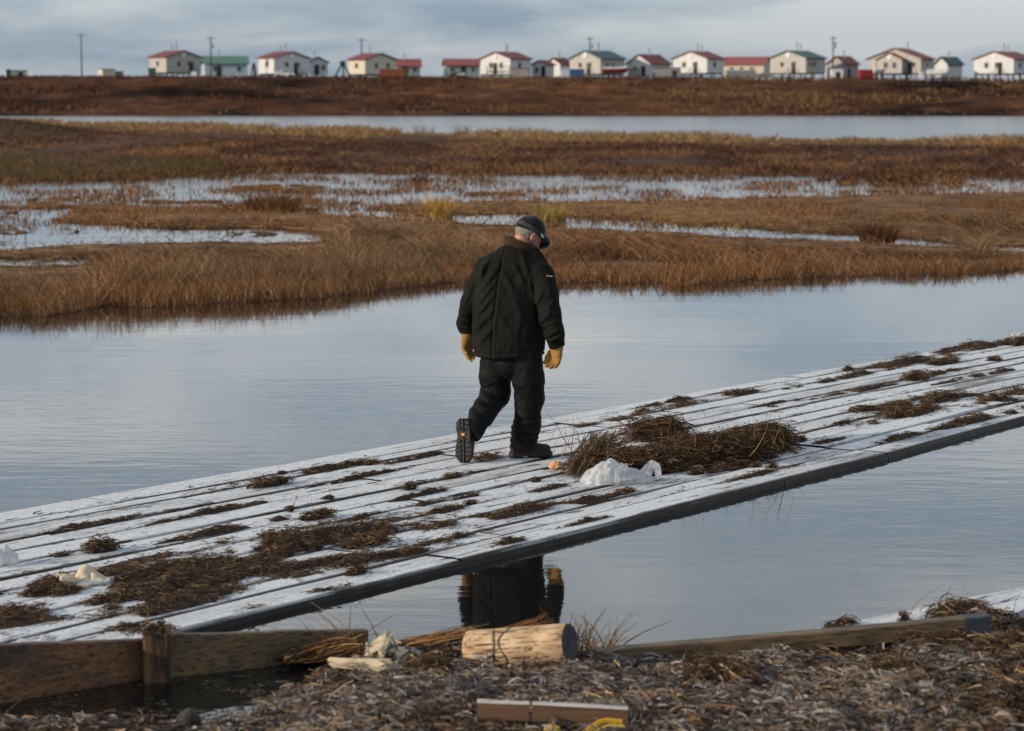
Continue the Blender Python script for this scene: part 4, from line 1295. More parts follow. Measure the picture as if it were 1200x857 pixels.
def chunk(a, p0, p1, r0, r1, ns=7, nr=26, seed=1, flatk=.75, rag=.35, col=(.5, .5, .5)):
    """a split, splintered piece of wood from p0 to p1: angular section, ragged ends"""
    rg = np.random.default_rng(seed)
    p0 = np.array(p0); p1 = np.array(p1); ax_ = p1 - p0; L_ = np.linalg.norm(ax_); ax_ = ax_ / L_
    s_ = np.cross(ax_, [0, 0, 1]); s_ /= np.linalg.norm(s_); u_ = np.cross(s_, ax_)
    m = ns * 8
    th = np.arange(m) / m * 2 * np.pi
    nrm = np.sort(rg.uniform(0, 2 * np.pi, ns)); hh = rg.uniform(.62, 1.0, ns)
    sec = np.min(hh[:, None] / np.maximum(np.cos(th[None] - nrm[:, None]), .25), 0).clip(0, 1.35)      # polygonal cleft section
    S2 = np.linspace(0, 1, nr)
    V = np.zeros((nr, m + 1, 3))
    for i in range(nr):
        f = S2[i]; r = r0 + (r1 - r0) * f
        rr = sec * r * (1 + .16 * (fbm(np.cos(th) * 3 + seed, np.sin(th) * 3, np.full(m, f * 1.5), seed=seed, oct=3) - .5) * 2) * (1 - .5 * (f > .999) - .5 * (f < .001))
        sh = (fbm(np.cos(th) * 2.5 + seed, np.sin(th) * 2.5, seed=seed + 3, oct=3) - .5) * rag * L_ * (f * 2 - 1) * abs(f * 2 - 1)
        pts = p0 + ax_ * (f * L_) + ax_[None] * sh[:, None] + s_[None] * (np.cos(th) * rr)[:, None] + u_[None] * (np.sin(th) * rr * flatk)[:, None]
        V[i, :m] = pts; V[i, m] = pts[0]
    a.grid(V)
    for k in (0, -1):
        c = V[k, :m].mean(0)
        a.add(np.vstack([V[k, :m], c]), None, [[q, (q + 1) % m, m] for q in range(m)])
    return a


def wood(name, label, parts, mat):
    org = np.array(parts[0][0]) - np.array([0, 0, parts[0][2]])
    a = Acc()
    for q in parts: chunk(a, *q[:4], **(q[4] if len(q) > 4 else {}))
    return tag(a.build(name, mat, origin=org), label, 'driftwood')


wood('driftwood', 'pale cream chunk of split driftwood lying in the wrack left of the log',
     [(PD(388, 777, 11.36), PD(455, 782, 11.28), .034, .050, dict(seed=3, ns=6, rag=.30))], DRIFT)
wood('driftwood', 'frosty grey driftwood butted against the right side of the cream chunk', [(PD(452, 781, 11.3), PD(524, 789, 11.35), .046, .020, dict(seed=5, ns=6, rag=.4))], DRIFTG)
sk = wood('driftwood', 'grey weathered driftwood with a cream broken peak left of the log',
          [(PD(452, 765, 11.68), PD(558, 776, 11.82), .075, .022, dict(seed=7, ns=6, rag=.4))], DRIFTG)
a = Acc(); so_ = np.array(sk.location)
chunk(a, PD(441, 771, 11.56), PD(455, 746, 11.62), .062, .030, seed=9, ns=6, rag=.7)
chunk(a, PD(436, 772, 11.56), PD(433, 756, 11.62), .034, .020, seed=11, ns=5, rag=.5)
chunk(a, PD(458, 771, 11.57), PD(474, 761, 11.62), .046, .022, seed=13, ns=5, rag=.5)
o = a.build('broken_peak', DRIFT, sk, origin=so_); o.location = (0, 0, 0)
STONE = flat('dark_stone', (.022, .019, .019), (.05, .043, .04), 9, .8, .8, .02)
blob('stone', 'small dark pointed stone at the puddle\'s near edge', 'stone', [P(221, 848, .03), P(222, 843, .075), P(221, 838, .10)], [.055, .040, .020], .03, .012, 12, STONE, seed=8)
DP = onshore(645, 841)[1] + .0; DY = onshore(700, 858)[1] - .06
hp = empty('buried_plank', PD(640, 850, DP), 'split tan plank with a frosty top edge half buried in the wrack at the bottom', 'plank')
loc = np.array(hp.location)
TAN = board_mat('tan_plank_wood', (.12, .068, .037), (.18, .105, .06), (.09, .052, .032))
FEDGE = flat('frosted_edge', (.42, .37, .34), (.52, .48, .46), 30, .9)
for (u0, v0, u1, v1, nm) in ((559, 843, 620, 845, 'plank_piece'), (624, 845, 736, 851, 'plank_piece')):
    e0 = PD(u0, v0, DP); e1 = PD(u1, v1, DP)
    a = Acc(); plank(a, e0, e1, .066, .066, .035, 8, int(u0)); o = a.build(nm, TAN, hp, origin=loc); o.location = (0, 0, 0)
    a = Acc(); plank(a, e0 + np.array([0, -.003, .066]), e1 + np.array([0, -.003, .066]), .008, .008, .040, 8, int(u0)); fo = a.build('frost_strip', FEDGE, o, origin=loc); fo.location = (0, 0, 0)
ye = PD(706, 851, DY)
a = Acc(); s = np.linspace(0, 1, 14)
pts = np.stack([PD(683 + 46 * q, 861 - 17 * math.sin(min(1, q * 1.5) * 1.57) + 5 * max(0, q - .65), DY) for q in s])
a.ribbons(pts[None], np.full((1, 14), .011), np.array([[1, 1, 1]]), roll=np.array([[.2, .8, .5]]))
a.ribbons((pts + np.array([.01, -.02, -.012]))[None], np.full((1, 14), .005), np.array([[1, 1, 1]]), roll=np.array([[.2, .1, .9]]))
o = a.build('yellow_strip', YELM, origin=ye); o.modifiers.new('thickness', 'SOLIDIFY').thickness = .004
tag(o, 'bent yellow plastic strip by the half buried plank at the bottom', 'plastic strip')
o = crumple('yellow_scrap', 'rounded yellow scrap cut by the bottom edge of the photo', 'scrap', 646, 862, .035, .03, .04, YELM, 16, zb=.10, amp=.2); o.location = tuple(PD(646, 861, DY))

# straws and tufts round the log
RST = [(.34, .17, .06), (.26, .12, .045), (.40, .24, .10), (.15, .075, .03)]
def bundle(name, label, uv0, uv1, n, spread, cols, d=11.9, zj=.05, wd=(.003, .006)):
    p0 = PD(*uv0, d); p1 = PD(*uv1, d)
    a = Acc()
    st = p0 + R.normal(0, 1, (n, 3)) * np.array([spread, spread, zj * .5]); en = p1 + R.normal(0, 1, (n, 3)) * np.array([spread, spread * .6, zj])
    s = np.linspace(0, 1, 6)[None, :, None] * R.uniform(.6, 1.05, (n, 1, 1))
    pts = st[:, None] * (1 - s) + en[:, None] * s + np.sin(s * np.pi) * R.normal(0, .012, (n, 1, 3))
    a.ribbons(pts, R.uniform(wd[0], wd[1], n), pal(n, cols, .2))
    return tag(a.build(name, WRACK, origin=p0), label, 'straw')
bundle('straw_bundle', 'rust brown bundle of straw slanting up to the left side of the log', (482, 757), (560, 741), 190, .035, RST, zj=.022)
bundle('straw_bundle', 'broken rust straws crossing behind the top of the log', (570, 748), (652, 728), 46, .03, RST, d=11.75, zj=.03)
bundle('straw_bundle', 'single bent straw sticking up behind the log', (662, 745), (633, 706), 3, .01, RST, d=11.75, zj=.012)
tuft('grass_tuft', 'rust brown tuft of stiff grass just right of the log', 692, 770, 70, .22, .13, RST + [(.2, .17, .08)], .0045, cat='grass tuft', leanx=.05, lean=.45)
tuft('grass_tuft', 'sparse rust stalks leaning at the right end of the retaining wall', 408, 770, 34, .22, .18, RST, .004, cat='grass tuft', leanx=-.25, lean=.5)
bundle('straw_bundle', 'dark matted straw at the end of the retaining wall', (352, 768), (420, 755), 160, .05, RST[1:] + BRN[:2], d=11.6, zj=.03)
for (u, v, a_, b_, h_, lab) in [(1055, 806, .42, .26, .10, 'unfrosted dark brown tuft of wrack on the shore below the beam\'s right half'),
                                (842, 806, .36, .24, .10, 'unfrosted brown tuft of wrack on the shore below the beam\'s left half'),
                                (1178, 778, .34, .26, .10, 'greenish brown tuft of wrack at the right edge below the beam'),
                                (500, 800, .34, .22, .09, 'dark brown hollow clump of wrack in front of the grey driftwood'),
                                (355, 812, .16, .09, .05, 'little dark clump of wrack standing in the puddle')]:
    x_, y_, _ = P(u, v, .0)
    z_ = float(shore_z(np.array([u]), np.array([v]), np.array([x_]), np.array([y_]))[0])
    r = clump('wrack_clump', lab, u, v, a_, b_, h_, int(1500 * a_), BRN + ([(.10, .085, .03)] if 'green' in lab else [(.15, .085, .04)]), zb=0, ln=(.04, .12), yaw=R.uniform(0, 3), wd=(.0015, .004))
    r[0].location = (x_, y_, max(z_, 0) - .01)

# ------------------------------------------------------------------ village on the far bank
def paint(name, c, rough=.6, clap=True):
    m, t, b = nt(name)
    n = noise(t, 1.1, 4, stretch=(1, 1, .4))
    n2 = noise(t, .9, 2, stretch=(.05, .05, 6))
    c_ = ramp(t, n, [(.3, tuple(k * .86 for k in c)), (.7, c)])
    if clap: c_ = mix(t, 1.0, c_, ramp(t, n2, [(.35, .88), (.6, 1.0)]), 'MULTIPLY')
    t.links.new(c_, b.inputs['Base Color'])
    b.inputs['Roughness'].default_value = rough; b.inputs['Specular IOR Level'].default_value = .2
    return m


WALLS = {'white': paint('white_siding', (.64, .65, .66)), 'cream': paint('cream_siding', (.62, .57, .47)), 'grey': paint('grey_siding', (.36, .35, .34)),
         'warm': paint('warm_grey_siding', (.46, .44, .415)), 'blue': paint('pale_blue_siding', (.48, .57, .65)), 'teal': paint('pale_teal_siding', (.27, .37, .36)), 'shed': paint('bare_grey_boards', (.26, .25, .25))}
ROOFS = {'red': paint('red_metal_roof', (.19, .042, .038), .55, False), 'pink': paint('faded_red_roof', (.27, .085, .085), .55, False), 'green': paint('green_metal_roof', (.035, .095, .085), .5, False),
         'mint': paint('light_green_roof', (.12, .215, .165), .55, False), 'dark': paint('dark_teal_roof', (.03, .07, .075), .5, False), 'tar': paint('tar_paper_roof', (.06, .06, .065), .8, False)}
TRIM = paint('pale_trim', (.52, .46, .36), .6, False)
DARK = paint('dark_stain', (.035, .036, .040), .7, False)
POSTM = paint('grey_post_timber', (.075, .065, .058), .9, False)
VENT = paint('white_enamel', (.70, .70, .70), .4, False)
PIPE = paint('galvanised_pipe', (.32, .31, .30), .5, False)
m, t, b = nt('window_glass'); b.inputs['Base Color'].default_value = (.05, .065, .08, 1); b.inputs['Roughness'].default_value = .12; GLASS = m


def house(name, label, cu, g, s, peak, eave, bot, gnd, wall, roof, typ='R', th=42, d=472, win=((.28, 0), (.68, 0)), swin=(.5,), door=None, vent=True, pipes=1, posts=True, cat='house', porch=False, wall2=None, group='houses on the far bank'):
    k = FPX / d; T = math.radians(th)
    w_ = g / (k * math.cos(T)); l_ = s / (k * math.sin(T))
    zz = lambda v: H + (HOR - v) / k
    sg = -1 if typ == 'R' else 1
    eg = np.array([sg * math.cos(T), math.sin(T), 0]); es = np.array([-sg * math.sin(T), math.cos(T), 0])
    c0 = np.array([(cu - 600) / k, d, 0.])
    zg = min(float(bank_z(c0[0], d)), zz(gnd)) - .1
    org = c0 + eg * w_ / 2 + es * l_ / 2; org[2] = zg
    root = empty(name, org, label, cat, group)
    up = np.array([0, 0, 1.])
    W = lambda a, b_, z: c0 + eg * a + es * b_ + up * z - org
    zb, ze, zp = zz(bot), zz(eave), zz(peak)
    A = Acc()
    v = [W(a, b_, z) for b_ in (0, l_) for a, z in ((0, zb), (w_, zb), (w_, ze), (w_ / 2, zp), (0, ze))]
    A.add(v, [[0, 1, 2, 4], [5, 9, 7, 6], [0, 4, 9, 5], [1, 6, 7, 2], [0, 5, 6, 1]], [[2, 3, 4], [7, 9, 8]])
    A.build('wall', WALLS[wall], root)
    sl = (zp - ze) / (w_ / 2); ov = .38; tk = .14
    A = Acc()
    for q in (0, 1):
        f = (lambda a: a) if q == 0 else (lambda a: w_ - a)
        pts = []
        for b_ in (-ov, l_ + ov):
            for a, dz in ((-ov, .02), (w_ / 2, .02), (w_ / 2, .02 + tk), (-ov, .02 + tk)):
                pts.append(W(f(a), b_, ze + sl * min(a, w_ / 2) + dz + (.003 if q else 0)))
        A.add(pts, [[0, 1, 2, 3], [4, 7, 6, 5], [0, 4, 5, 1], [3, 2, 6, 7], [0, 3, 7, 4]])
    rf = A.build('roof', ROOFS[roof], root)
    for i in range(pipes):
        p = W(w_ * (.5 + .16 * (1 if i else -1)), l_ * (.35 + .4 * i), zp - .5)
        Acc().tube([p, p + up * (1.5 + .5 * i)], .11, 8).tube([p + up * (1.45 + .5 * i), p + up * (1.68 + .5 * i)], .20, 8).build('stovepipe', PIPE, rf)
    def panel(nm, face, f, zc, ww, hh, mat, parent, out=.05, dep=.08):
        e, o_, ln = (eg, -es, w_) if face == 'g' else (es, -eg, l_)
        c = c0 + e * (f * ln) + o_ * (out - dep / 2 + .0) + up * zc - org
        A = Acc(); v = []
        for y in (-dep / 2, dep / 2):
            for x_, z_ in ((-ww / 2, -hh / 2), (ww / 2, -hh / 2), (ww / 2, hh / 2), (-ww / 2, hh / 2)):
                v.append(c + e * x_ + o_ * y + up * z_)
        A.add(v, [[0, 1, 2, 3], [4, 7, 6, 5], [0, 4, 5, 1], [1, 5, 6, 2], [2, 6, 7, 3], [3, 7, 4, 0]])
        return A.build(nm, mat, parent)
    zw = zb + (ze - zb) * .58
    for f, dz in win:
        fr = panel('window', 'g', f, zw + dz, 1.0, 1.15, TRIM, root); panel('pane', 'g', f, zw + dz, .72, .87, GLASS, fr, .075, .06)
    for f in swin:
        fr = panel('window', 's', f, zw, 1.0, 1.1, TRIM, root); panel('pane', 's', f, zw, .74, .84, GLASS, fr, .075, .06)
    if door:
        fc, f = door
        dr = panel('door', fc, f, zb + 1.0, .95, 2.0, DARK, root)
        e, o_, ln = (eg, -es, w_) if fc == 'g' else (es, -eg, l_)
        if posts:
            p = c0 + e * (f * ln) + o_ * .6 - org
            A = Acc()
            for i_ in range(4):
                A.box(p + o_ * (.28 * i_) + up * (zb - .1 - i_ * (zb - zg) / 4.2), (1.3, .34, .08), math.atan2(e[1], e[0]))
            for x_ in (-.6, .6):
                A.tube([p + e * x_ + up * zg - up * org[2] * 0 , p + e * x_ + up * (zb + .9)], .05, 6)
                A.tube([p + e * x_ + up * (zb + .9), p + e * x_ + o_ * 1.1 + up * (zb + .1)], .045, 6)
            st = A.build('steps', POSTM, root)
    if vent:
        p = W(w_ / 2, 0, zp - .72) - es * .03
        A = Acc(); A.tube([p + es * .02, p - es * .10], .52, 8); A.build('gable_vent', VENT, root)
    if posts and zb - zg > .25:
        na, nb = max(2, int(w_ / 2.2)) + 1, max(2, int(l_ / 2.2)) + 1
        for i_ in range(na):
            for j_ in range(nb):
                if 0 < i_ < na - 1 and 0 < j_ < nb - 1: continue
                p = W(.25 + (w_ - .5) * i_ / (na - 1), .25 + (l_ - .5) * j_ / (nb - 1), 0)
                Acc().tube([p + up * (zg - .3 ), p + up * (zb - .24)], .14, 6).build('post', POSTM, root)
        A = Acc()
        for b_ in (.25, l_ - .25):
            a0, a1 = W(.1, b_, zb - .13), W(w_ - .1, b_, zb - .13)
            A.box((a0 + a1) / 2, (w_ - .2, .22, .24), math.atan2(eg[1], eg[0]))
        A.build('floor_beam', POSTM, root)
    return root, W, panel, w_, l_


house('house', 'cream and grey house with a red roof on stilts, leftmost of the houses', 197.5, 36, 23, 60.5, 67.6, 85.4, 90.3, 'warm', 'red', 'L', 44, win=((.36, 0), (.66, 0)), swin=(.5,), door=('g', .72), pipes=2)
house('house', 'low pale house with a light green roof, second from the left', 237.5, 52, 5, 67, 74, 88.5, 90.3, 'blue', 'mint', 'R', 20, d=486, win=((.75, 0),), swin=(), door=None, vent=False, posts=False) if False else None
house('house', 'low pale blue house with a light green roof behind the second utility pole', 242, 5, 49, 67.2, 74.5, 89.9, 90.3, 'blue', 'mint', 'R', 78, d=486, win=(), swin=(.25, .80), door=('s', .33), vent=False, posts=False)
house('house', 'white red roofed house on stilts behind the white pickup truck', 323, 38, 20, 61.5, 68.5, 86.6, 90.3, 'white', 'red', 'L', 44, win=((.36, 0), (.68, 0)), swin=(.45,), door=('g', .62), pipes=2)
house('house', 'small pale blue house with a dark teal roof at the left', 364, 21, 5, 68.0, 73.5, 88.5, 90.3, 'blue', 'dark', 'L', 20, d=492, win=((.75, 0),), swin=(), door=('g', .4), vent=False, posts=False)
house('house', 'cream and grey house with a red roof beside the dark tripod stand', 429, 35, 21, 63.5, 70.5, 87.2, 90.3, 'cream', 'red', 'L', 44, win=((.35, 0), (.72, 0)), swin=(.5,), door=None, vent=False)
house('house', 'low grey house with a faded red roof behind the rust coloured container', 466, 3, 27, 70.5, 77.5, 89.9, 90.4, 'teal', 'pink', 'R', 82, d=488, win=(), swin=(.75,), door=('s', .35), vent=False, posts=False)
house('house', 'long low pale teal house with a faded red roof', 523, 3, 39, 70.3, 76.6, 90.2, 90.8, 'teal', 'pink', 'R', 82, d=490, win=(), swin=(.18, .80), door=('s', .52), vent=False, posts=False, pipes=0)
house('house', 'white red roofed house with a dark porch deck across its front', 598, 35, 24, 62.0, 69.6, 87.0, 91.2, 'white', 'red', 'R', 42, win=((.30, 0), (.64, 0)), swin=(.45,), door=('g', .50), pipes=2)
house('house', 'small white house with a low red roof left of the bright blue container', 641, 18, 8, 71.8, 76.5, 90.6, 91.8, 'white', 'red', 'R', 38, d=478, win=((.65, 0),), swin=(), door=('g', .25), vent=False, posts=False, pipes=0)
house('house', 'white red roofed house tucked behind the grey blue container', 656, 15, 12, 69.0, 75.0, 90.4, 91.8, 'white', 'red', 'R', 42, d=492, win=(), swin=(), vent=False, posts=False)
house('house', 'large green roofed house in mid row with a pole behind it', 703, 35, 29.5, 60.6, 69.4, 86.8, 91.9, 'warm', 'green', 'R', 42, win=((.34, 0), (.66, 0)), swin=(.28, .52), door=('g', .38), pipes=2)
house('house', 'white house with a broad red roof behind the red boat', 761, 26, 25, 65.0, 75.0, 90.5, 92.4, 'white', 'red', 'R', 36, d=480, win=((.66, 0),), swin=(), door=('g', .30), vent=False, posts=False)
house('house', 'white house with a red roof on stilts and small blue barrels underneath', 827, 37, 21.5, 61.3, 69.3, 85.7, 92.6, 'white', 'red', 'R', 42, win=((.36, 0), (.68, 0)), swin=(.45,), door=('g', .34), pipes=2)
house('house', 'long low cream house with a faded red roof and blue gable end', 893, 11, 45, 67.8, 75.5, 91.5, 93.4, 'cream', 'pink', 'L', 66, d=484, win=(), swin=(.3, .55, .8), vent=False, posts=False, pipes=0)
house('house', 'pale house with a green roof on stilts, rightmost of the large green roofed ones', 942, 38, 26, 60.6, 68.6, 85.8, 93.8, 'warm', 'green', 'R', 42, win=((.36, 0), (.66, 0)), swin=(.25, .45), door=('g', .34), pipes=2)
house('house', 'grey house with a red roof reaching the ground behind the white tank box', 988, 19, 18, 67.2, 75.3, 93.2, 94.0, 'grey', 'red', 'R', 40, d=482, win=(), swin=(), door=('s', .3), vent=False, posts=False)
hb = house('house', 'big tan house with a red roof and gabled front porch on tall stilts', 1076, 57, 20, 57.6, 69.6, 86.3, 95.0, 'warm', 'red', 'R', 33, win=((.80, 0), (.14, 0)), swin=(.5,), door=('g', .20), vent=False, pipes=1, d=470)
house('house', 'small pale house with a green roof right of the big tan house', 1107, 12.5, 21, 68.0, 75.2, 91.0, 95.0, 'white', 'green', 'R', 44, d=484, win=(), swin=(), vent=False, pipes=1)
house('house', 'white house with a red roof on stilts cut by the right edge of the photo', 1184, 40, 32, 61.5, 70.0, 86.4, 95.2, 'white', 'red', 'R', 42, win=((.42, 0), (.68, 0)), swin=(.3,), door=('g', .34), pipes=2)
# the gabled porch of the big tan house is part of it
root, Wf, pan, w_, l_ = hb
k = FPX / 470
zz = lambda v: H + (HOR - v) / k
a0, a1 = w_ * (1 - .64), w_ * (1 - .20); a0, a1 = w_ * .28, w_ * .74
for nm, mat_ in (('porch_wall', WALLS['warm']), ('porch_roof', ROOFS['red'])):
    A = Acc(); e, p_, bb = zz(70.5), zz(63.4), zz(86.3)
    mid = (a0 + a1) / 2
    if nm == 'porch_wall':
        v = [Wf(a, b_, z) for b_ in (-1.8, -.02) for a, z in ((a0, bb), (a1, bb), (a1, e), (mid, p_), (a0, e))]
        A.add(v, [[0, 1, 2, 4], [5, 9, 7, 6], [0, 4, 9, 5], [1, 6, 7, 2], [0, 5, 6, 1]], [[2, 3, 4], [7, 9, 8]])
    else:
        sl = (p_ - e) / ((a1 - a0) / 2)
        for q in (0, 1):
            v = []
            for b_ in (-2.1, -.02):
                for aa, dz in ((a0 - .35 if q == 0 else a1 + .35, .02), (mid, .02), (mid, .17), (a0 - .35 if q == 0 else a1 + .35, .17)):
                    v.append(Wf(aa, b_, p_ - sl * abs(aa - mid) + dz + .003 * q))
            A.add(v, [[0, 1, 2, 3], [4, 7, 6, 5], [0, 4, 5, 1], [3, 2, 6, 7], [0, 3, 7, 4]])
    o = A.build(nm, mat_, root)
    if nm == 'porch_wall': pw_ = o
for f in (.42, .58):
    A = Acc(); c = Wf(w_ * f, -1.83, zz(77)); A.box(c, (1.0, .08, 1.3), math.radians(180 - 33)); fr = A.build('window', TRIM, pw_)
    A = Acc(); c = Wf(w_ * f, -1.88, zz(77)); A.box(c, (.72, .05, 1.0), math.radians(180 - 33)); A.build('pane', GLASS, fr)
A = Acc(); p = Wf(mid, -1.82, zz(67.5)); q = Wf(mid, -1.93, zz(67.5)); A.tube([p, q], .5, 8); A.build('gable_vent', VENT, root)


def crate(name, label, u0, u1, v0, v1, dpt, mat, cat, d=466, rz=.0, lid=None, doorf=None, group=None):
    k = FPX / d
    w_ = (u1 - u0) / k; z1 = H + (HOR - v0) / k; x = ((u0 + u1) / 2 - 600) / k
    zg = min(float(bank_z(x, d)), H + (HOR - v1) / k) - .15
    r = empty(name, (x, d, zg), label, cat, group, rz)
    h = z1 - zg
    A = Acc(); A.box((0, 0, h / 2), (w_, dpt, h), bev=.05); A.build('body', mat, r)
    A = Acc(); A.box((0, 0, h + .05), (w_ + .16, dpt + .16, .10), bev=.03, rx=.04); A.build('roof', lid or mat, r)
    if doorf is not None:
        A = Acc(); A.box((w_ * (doorf - .5), -dpt / 2 - .03, h * .45), (min(.9, w_ * .4), .06, h * .74), bev=.01); A.build('door', DARK, r)
    return r


RUSTM = paint('rust_red_steel', (.24, .075, .04), .7); REDM = paint('red_steel', (.26, .03, .025), .6); BLUEM = paint('blue_steel', (.035, .10, .22), .55); TARPM = paint('white_tarp', (.62, .62, .62), .6)
GREENM = paint('dark_green_box', (.05, .09, .08), .6)
crate('hut', 'small cream hut with a dark left end at the far left of the bank', 16, 35, 83.6, 91, 2.6, WALLS['cream'], 'hut', 480, .25, ROOFS['tar'], .6)
crate('storage_box', 'dark narrow box touching the left side of the leftmost hut', 11.5, 15.5, 82.5, 91, 1.0, DARK, 'box', 478)
crate('hut', 'cream hut right of the lone utility pole on the left', 120, 136, 82, 91, 2.4, WALLS['cream'], 'hut', 480, .5, ROOFS['tar'])
crate('storage_box', 'low dark grey box joined to the right of the second cream hut', 137, 147, 84.5, 91, 1.6, WALLS['shed'], 'box', 482)
crate('storage_box', 'dark green box standing in front of the leftmost house', 177, 185, 81, 90.5, 1.2, GREENM, 'box', 467)
crate('fuel_tank', 'little white tank at the right side of the leftmost house', 227, 233, 85, 90.5, 1.0, VENT, 'tank', 467)
crate('container', 'rust brown container in front of the cream and grey house', 446, 476, 82.2, 90.6, 2.4, RUSTM, 'container', 466, .06)
crate('shed', 'grey shed beside the white house with the dark porch deck', 599, 621, 81, 91.4, 2.4, WALLS['shed'], 'shed', 466, -.1, ROOFS['tar'])
crate('container', 'grey blue container left of the bright blue one', 656, 667, 82.3, 91.6, 2.2, WALLS['blue'], 'container', 467)
crate('container', 'bright blue container before the green roofed house', 667.5, 684, 82.3, 91.6, 2.2, BLUEM, 'container', 466)
crate('shed', 'dark grey shed in front of the broad red roofed house', 735, 750, 82, 92.2, 2.2, WALLS['shed'], 'shed', 466, .1, ROOFS['tar'])
crate('shed', 'pale grey shed with a slanted roof right of the broad red roofed house', 764, 796, 80.5, 92.5, 2.6, WALLS['shed'], 'shed', 467, -.12, ROOFS['tar'], .8)
crate('shed', 'wide grey shed with a whitish roof before the long cream house', 849, 883, 83, 93.2, 2.6, WALLS['shed'], 'shed', 466, .05, TARPM)
crate('tank_box', 'white tank box with a dark hatch before the grey house', 971, 985, 82.3, 94.4, 1.8, VENT, 'tank', 464, .0, None, .55)
crate('container', 'red container left of the big tan house', 1004, 1020, 83, 94.4, 2.4, REDM, 'container', 468, .08)
crate('tank_box', 'narrow white upright box below the big tan house', 1074, 1079.5, 85, 95.4, .9, VENT, 'tank', 463)
crate('storage_box', 'low dark red brown box left of the rightmost house', 1133, 1150, 93, 96, 1.2, RUSTM, 'box', 468)


def boat(name, label, u, v, lpx, hull, d, rz, up=0.0, cover=None):
    k = FPX / d; L_ = lpx / k; x = (u - 600) / k; z = H + (HOR - v) / k
    r = empty(name, (x, d, z), label, 'boat', None, rz)
    s = np.linspace(-1, 1, 17); hb_ = .62 * np.sqrt(np.clip(1 - np.clip(s, 0, 1) ** 2.2, .003, 1))
    sec = np.linspace(-1, 1, 9); V = np.zeros((17, 9, 3))
    for i in range(17):
        V[i, :, 0] = s[i] * L_ / 2; V[i, :, 1] = sec * hb_[i]; V[i, :, 2] = .75 * np.abs(sec) ** 2.4 + .25 * max(0, s[i]) ** 2
    o = Acc().grid(V).build('hull', hull, r, smooth=True); o.modifiers.new('thickness', 'SOLIDIFY').thickness = .05
    if cover:
        V2 = V.copy(); V2[:, :, 2] = .82 + .25 * (1 - np.abs(sec)[None] ** 2) + .25 * np.clip(s, 0, 1)[:, None] ** 2 + .1 * fbm(V[..., 0] * 2, V[..., 1] * 2, seed=3)
        Acc().grid(V2).build('cover', cover, r, smooth=True)
    else:
        for q in (-.3, .25):
            Acc().box((q * L_ / 2, 0, .5), (.3, 1.05, .06)).build('seat', TRIM, r)
    # blocks the hull stands on
    zg = float(bank_z(x, d)) - z - .2
    if zg < -.1:
        for q in (-.5, .4): Acc().box((q * L_ / 2, 0, zg / 2 + .02), (.3, .8, -zg + .1)).build('trestle', POSTM, r)
    return r


boat('boat', 'red boat with a white cover lying before the green roofed house', 720, 86.5, 30, REDM, 464, .12, cover=TARPM)
boat('boat', 'small white boat raised on trestles in front of the big tan house', 1028, 86.0, 14, VENT, 464, .15)
boat('boat', 'long covered white boat before the small green roofed house at right', 1096, 89, 26, VENT, 462, -.25, cover=TARPM)


def truck():
    d = 465; k = FPX / d; x = (335 - 600) / k; z = float(bank_z(x, d)) - .05
    r = empty('pickup_truck', (x, d, z), 'white pickup truck parked in front of the white red roofed house', 'truck', None, .1)
    A = Acc(); A.box((0, 0, .55), (3.6, 1.5, .5), bev=.08).box((-1.1, 0, .9), (1.2, 1.45, .3), bev=.06); A.build('body', VENT, r)
    A = Acc(); A.box((.15, 0, 1.1), (1.3, 1.4, .6), bev=.15); A.build('cab', VENT, r)
    A = Acc(); A.box((.15, 0, 1.16), (1.1, 1.44, .34), bev=.05); A.build('window', GLASS, r)
    for a in (-1.15, 1.15):
        for b_ in (-.72, .72):
            Acc().tube([(a, b_ - .1, .3), (a, b_ + .1, .3)], .32, 14).build('wheel', DARK, r)
truck()


def atv(u, d, col, label):
    k = FPX / d; x = (u - 600) / k; z = float(bank_z(x, d)) - .05
    r = empty('quad_bike', (x, d, z), label, 'quad bike', 'quad bikes by the pale teal house', .2)
    A = Acc(); A.box((0, 0, .62), (1.5, .6, .3), bev=.08).box((.45, 0, .85), (.35, .7, .2), bev=.06); A.build('body', col, r)
    A = Acc(); A.box((-.25, 0, .88), (.7, .32, .16), bev=.05); A.build('seat', DARK, r)
    Acc().tube([(.35, -.35, 1.1), (.4, 0, 1.0), (.35, .35, 1.1)], .03, 6).build('handlebar', DARK, r)
    for a in (-.55, .55):
        for b_ in (-.42, .42): Acc().tube([(a, b_ - .12, .28), (a, b_ + .12, .28)], .3, 12).build('wheel', DARK, r)
atv(533, 466, DARK, 'dark quad bike parked by the pale teal house, left of the pale one')
atv(541, 466, VENT, 'pale quad bike parked by the pale teal house')
for i, (u, v, c, l) in enumerate([(820, 90.5, BLUEM, 'blue barrel under the white house, left one of the pair'), (828, 90.2, WALLS['blue'], 'pale blue tub under the white house, right of the barrel'), (923, 93.2, GREENM, 'green barrel lying under the rightmost green roofed house')]):
    d = 466; k = FPX / d; x = (u - 600) / k; z = float(bank_z(x, d))
    r = empty('barrel', (x, d, z), l, 'barrel'); Acc().tube([(-.5, 0, .42), (-.48, 0, .42), (.48, 0, .42), (.5, 0, .42)], [.36, .42, .42, .36], 16).build('drum', c, r)
    Acc().tube([(-.15, 0, .42), (-.10, 0, .42)], .44, 16).tube([(.10, 0, .42), (.15, 0, .42)], .44, 16).build('hoop', DARK, r)

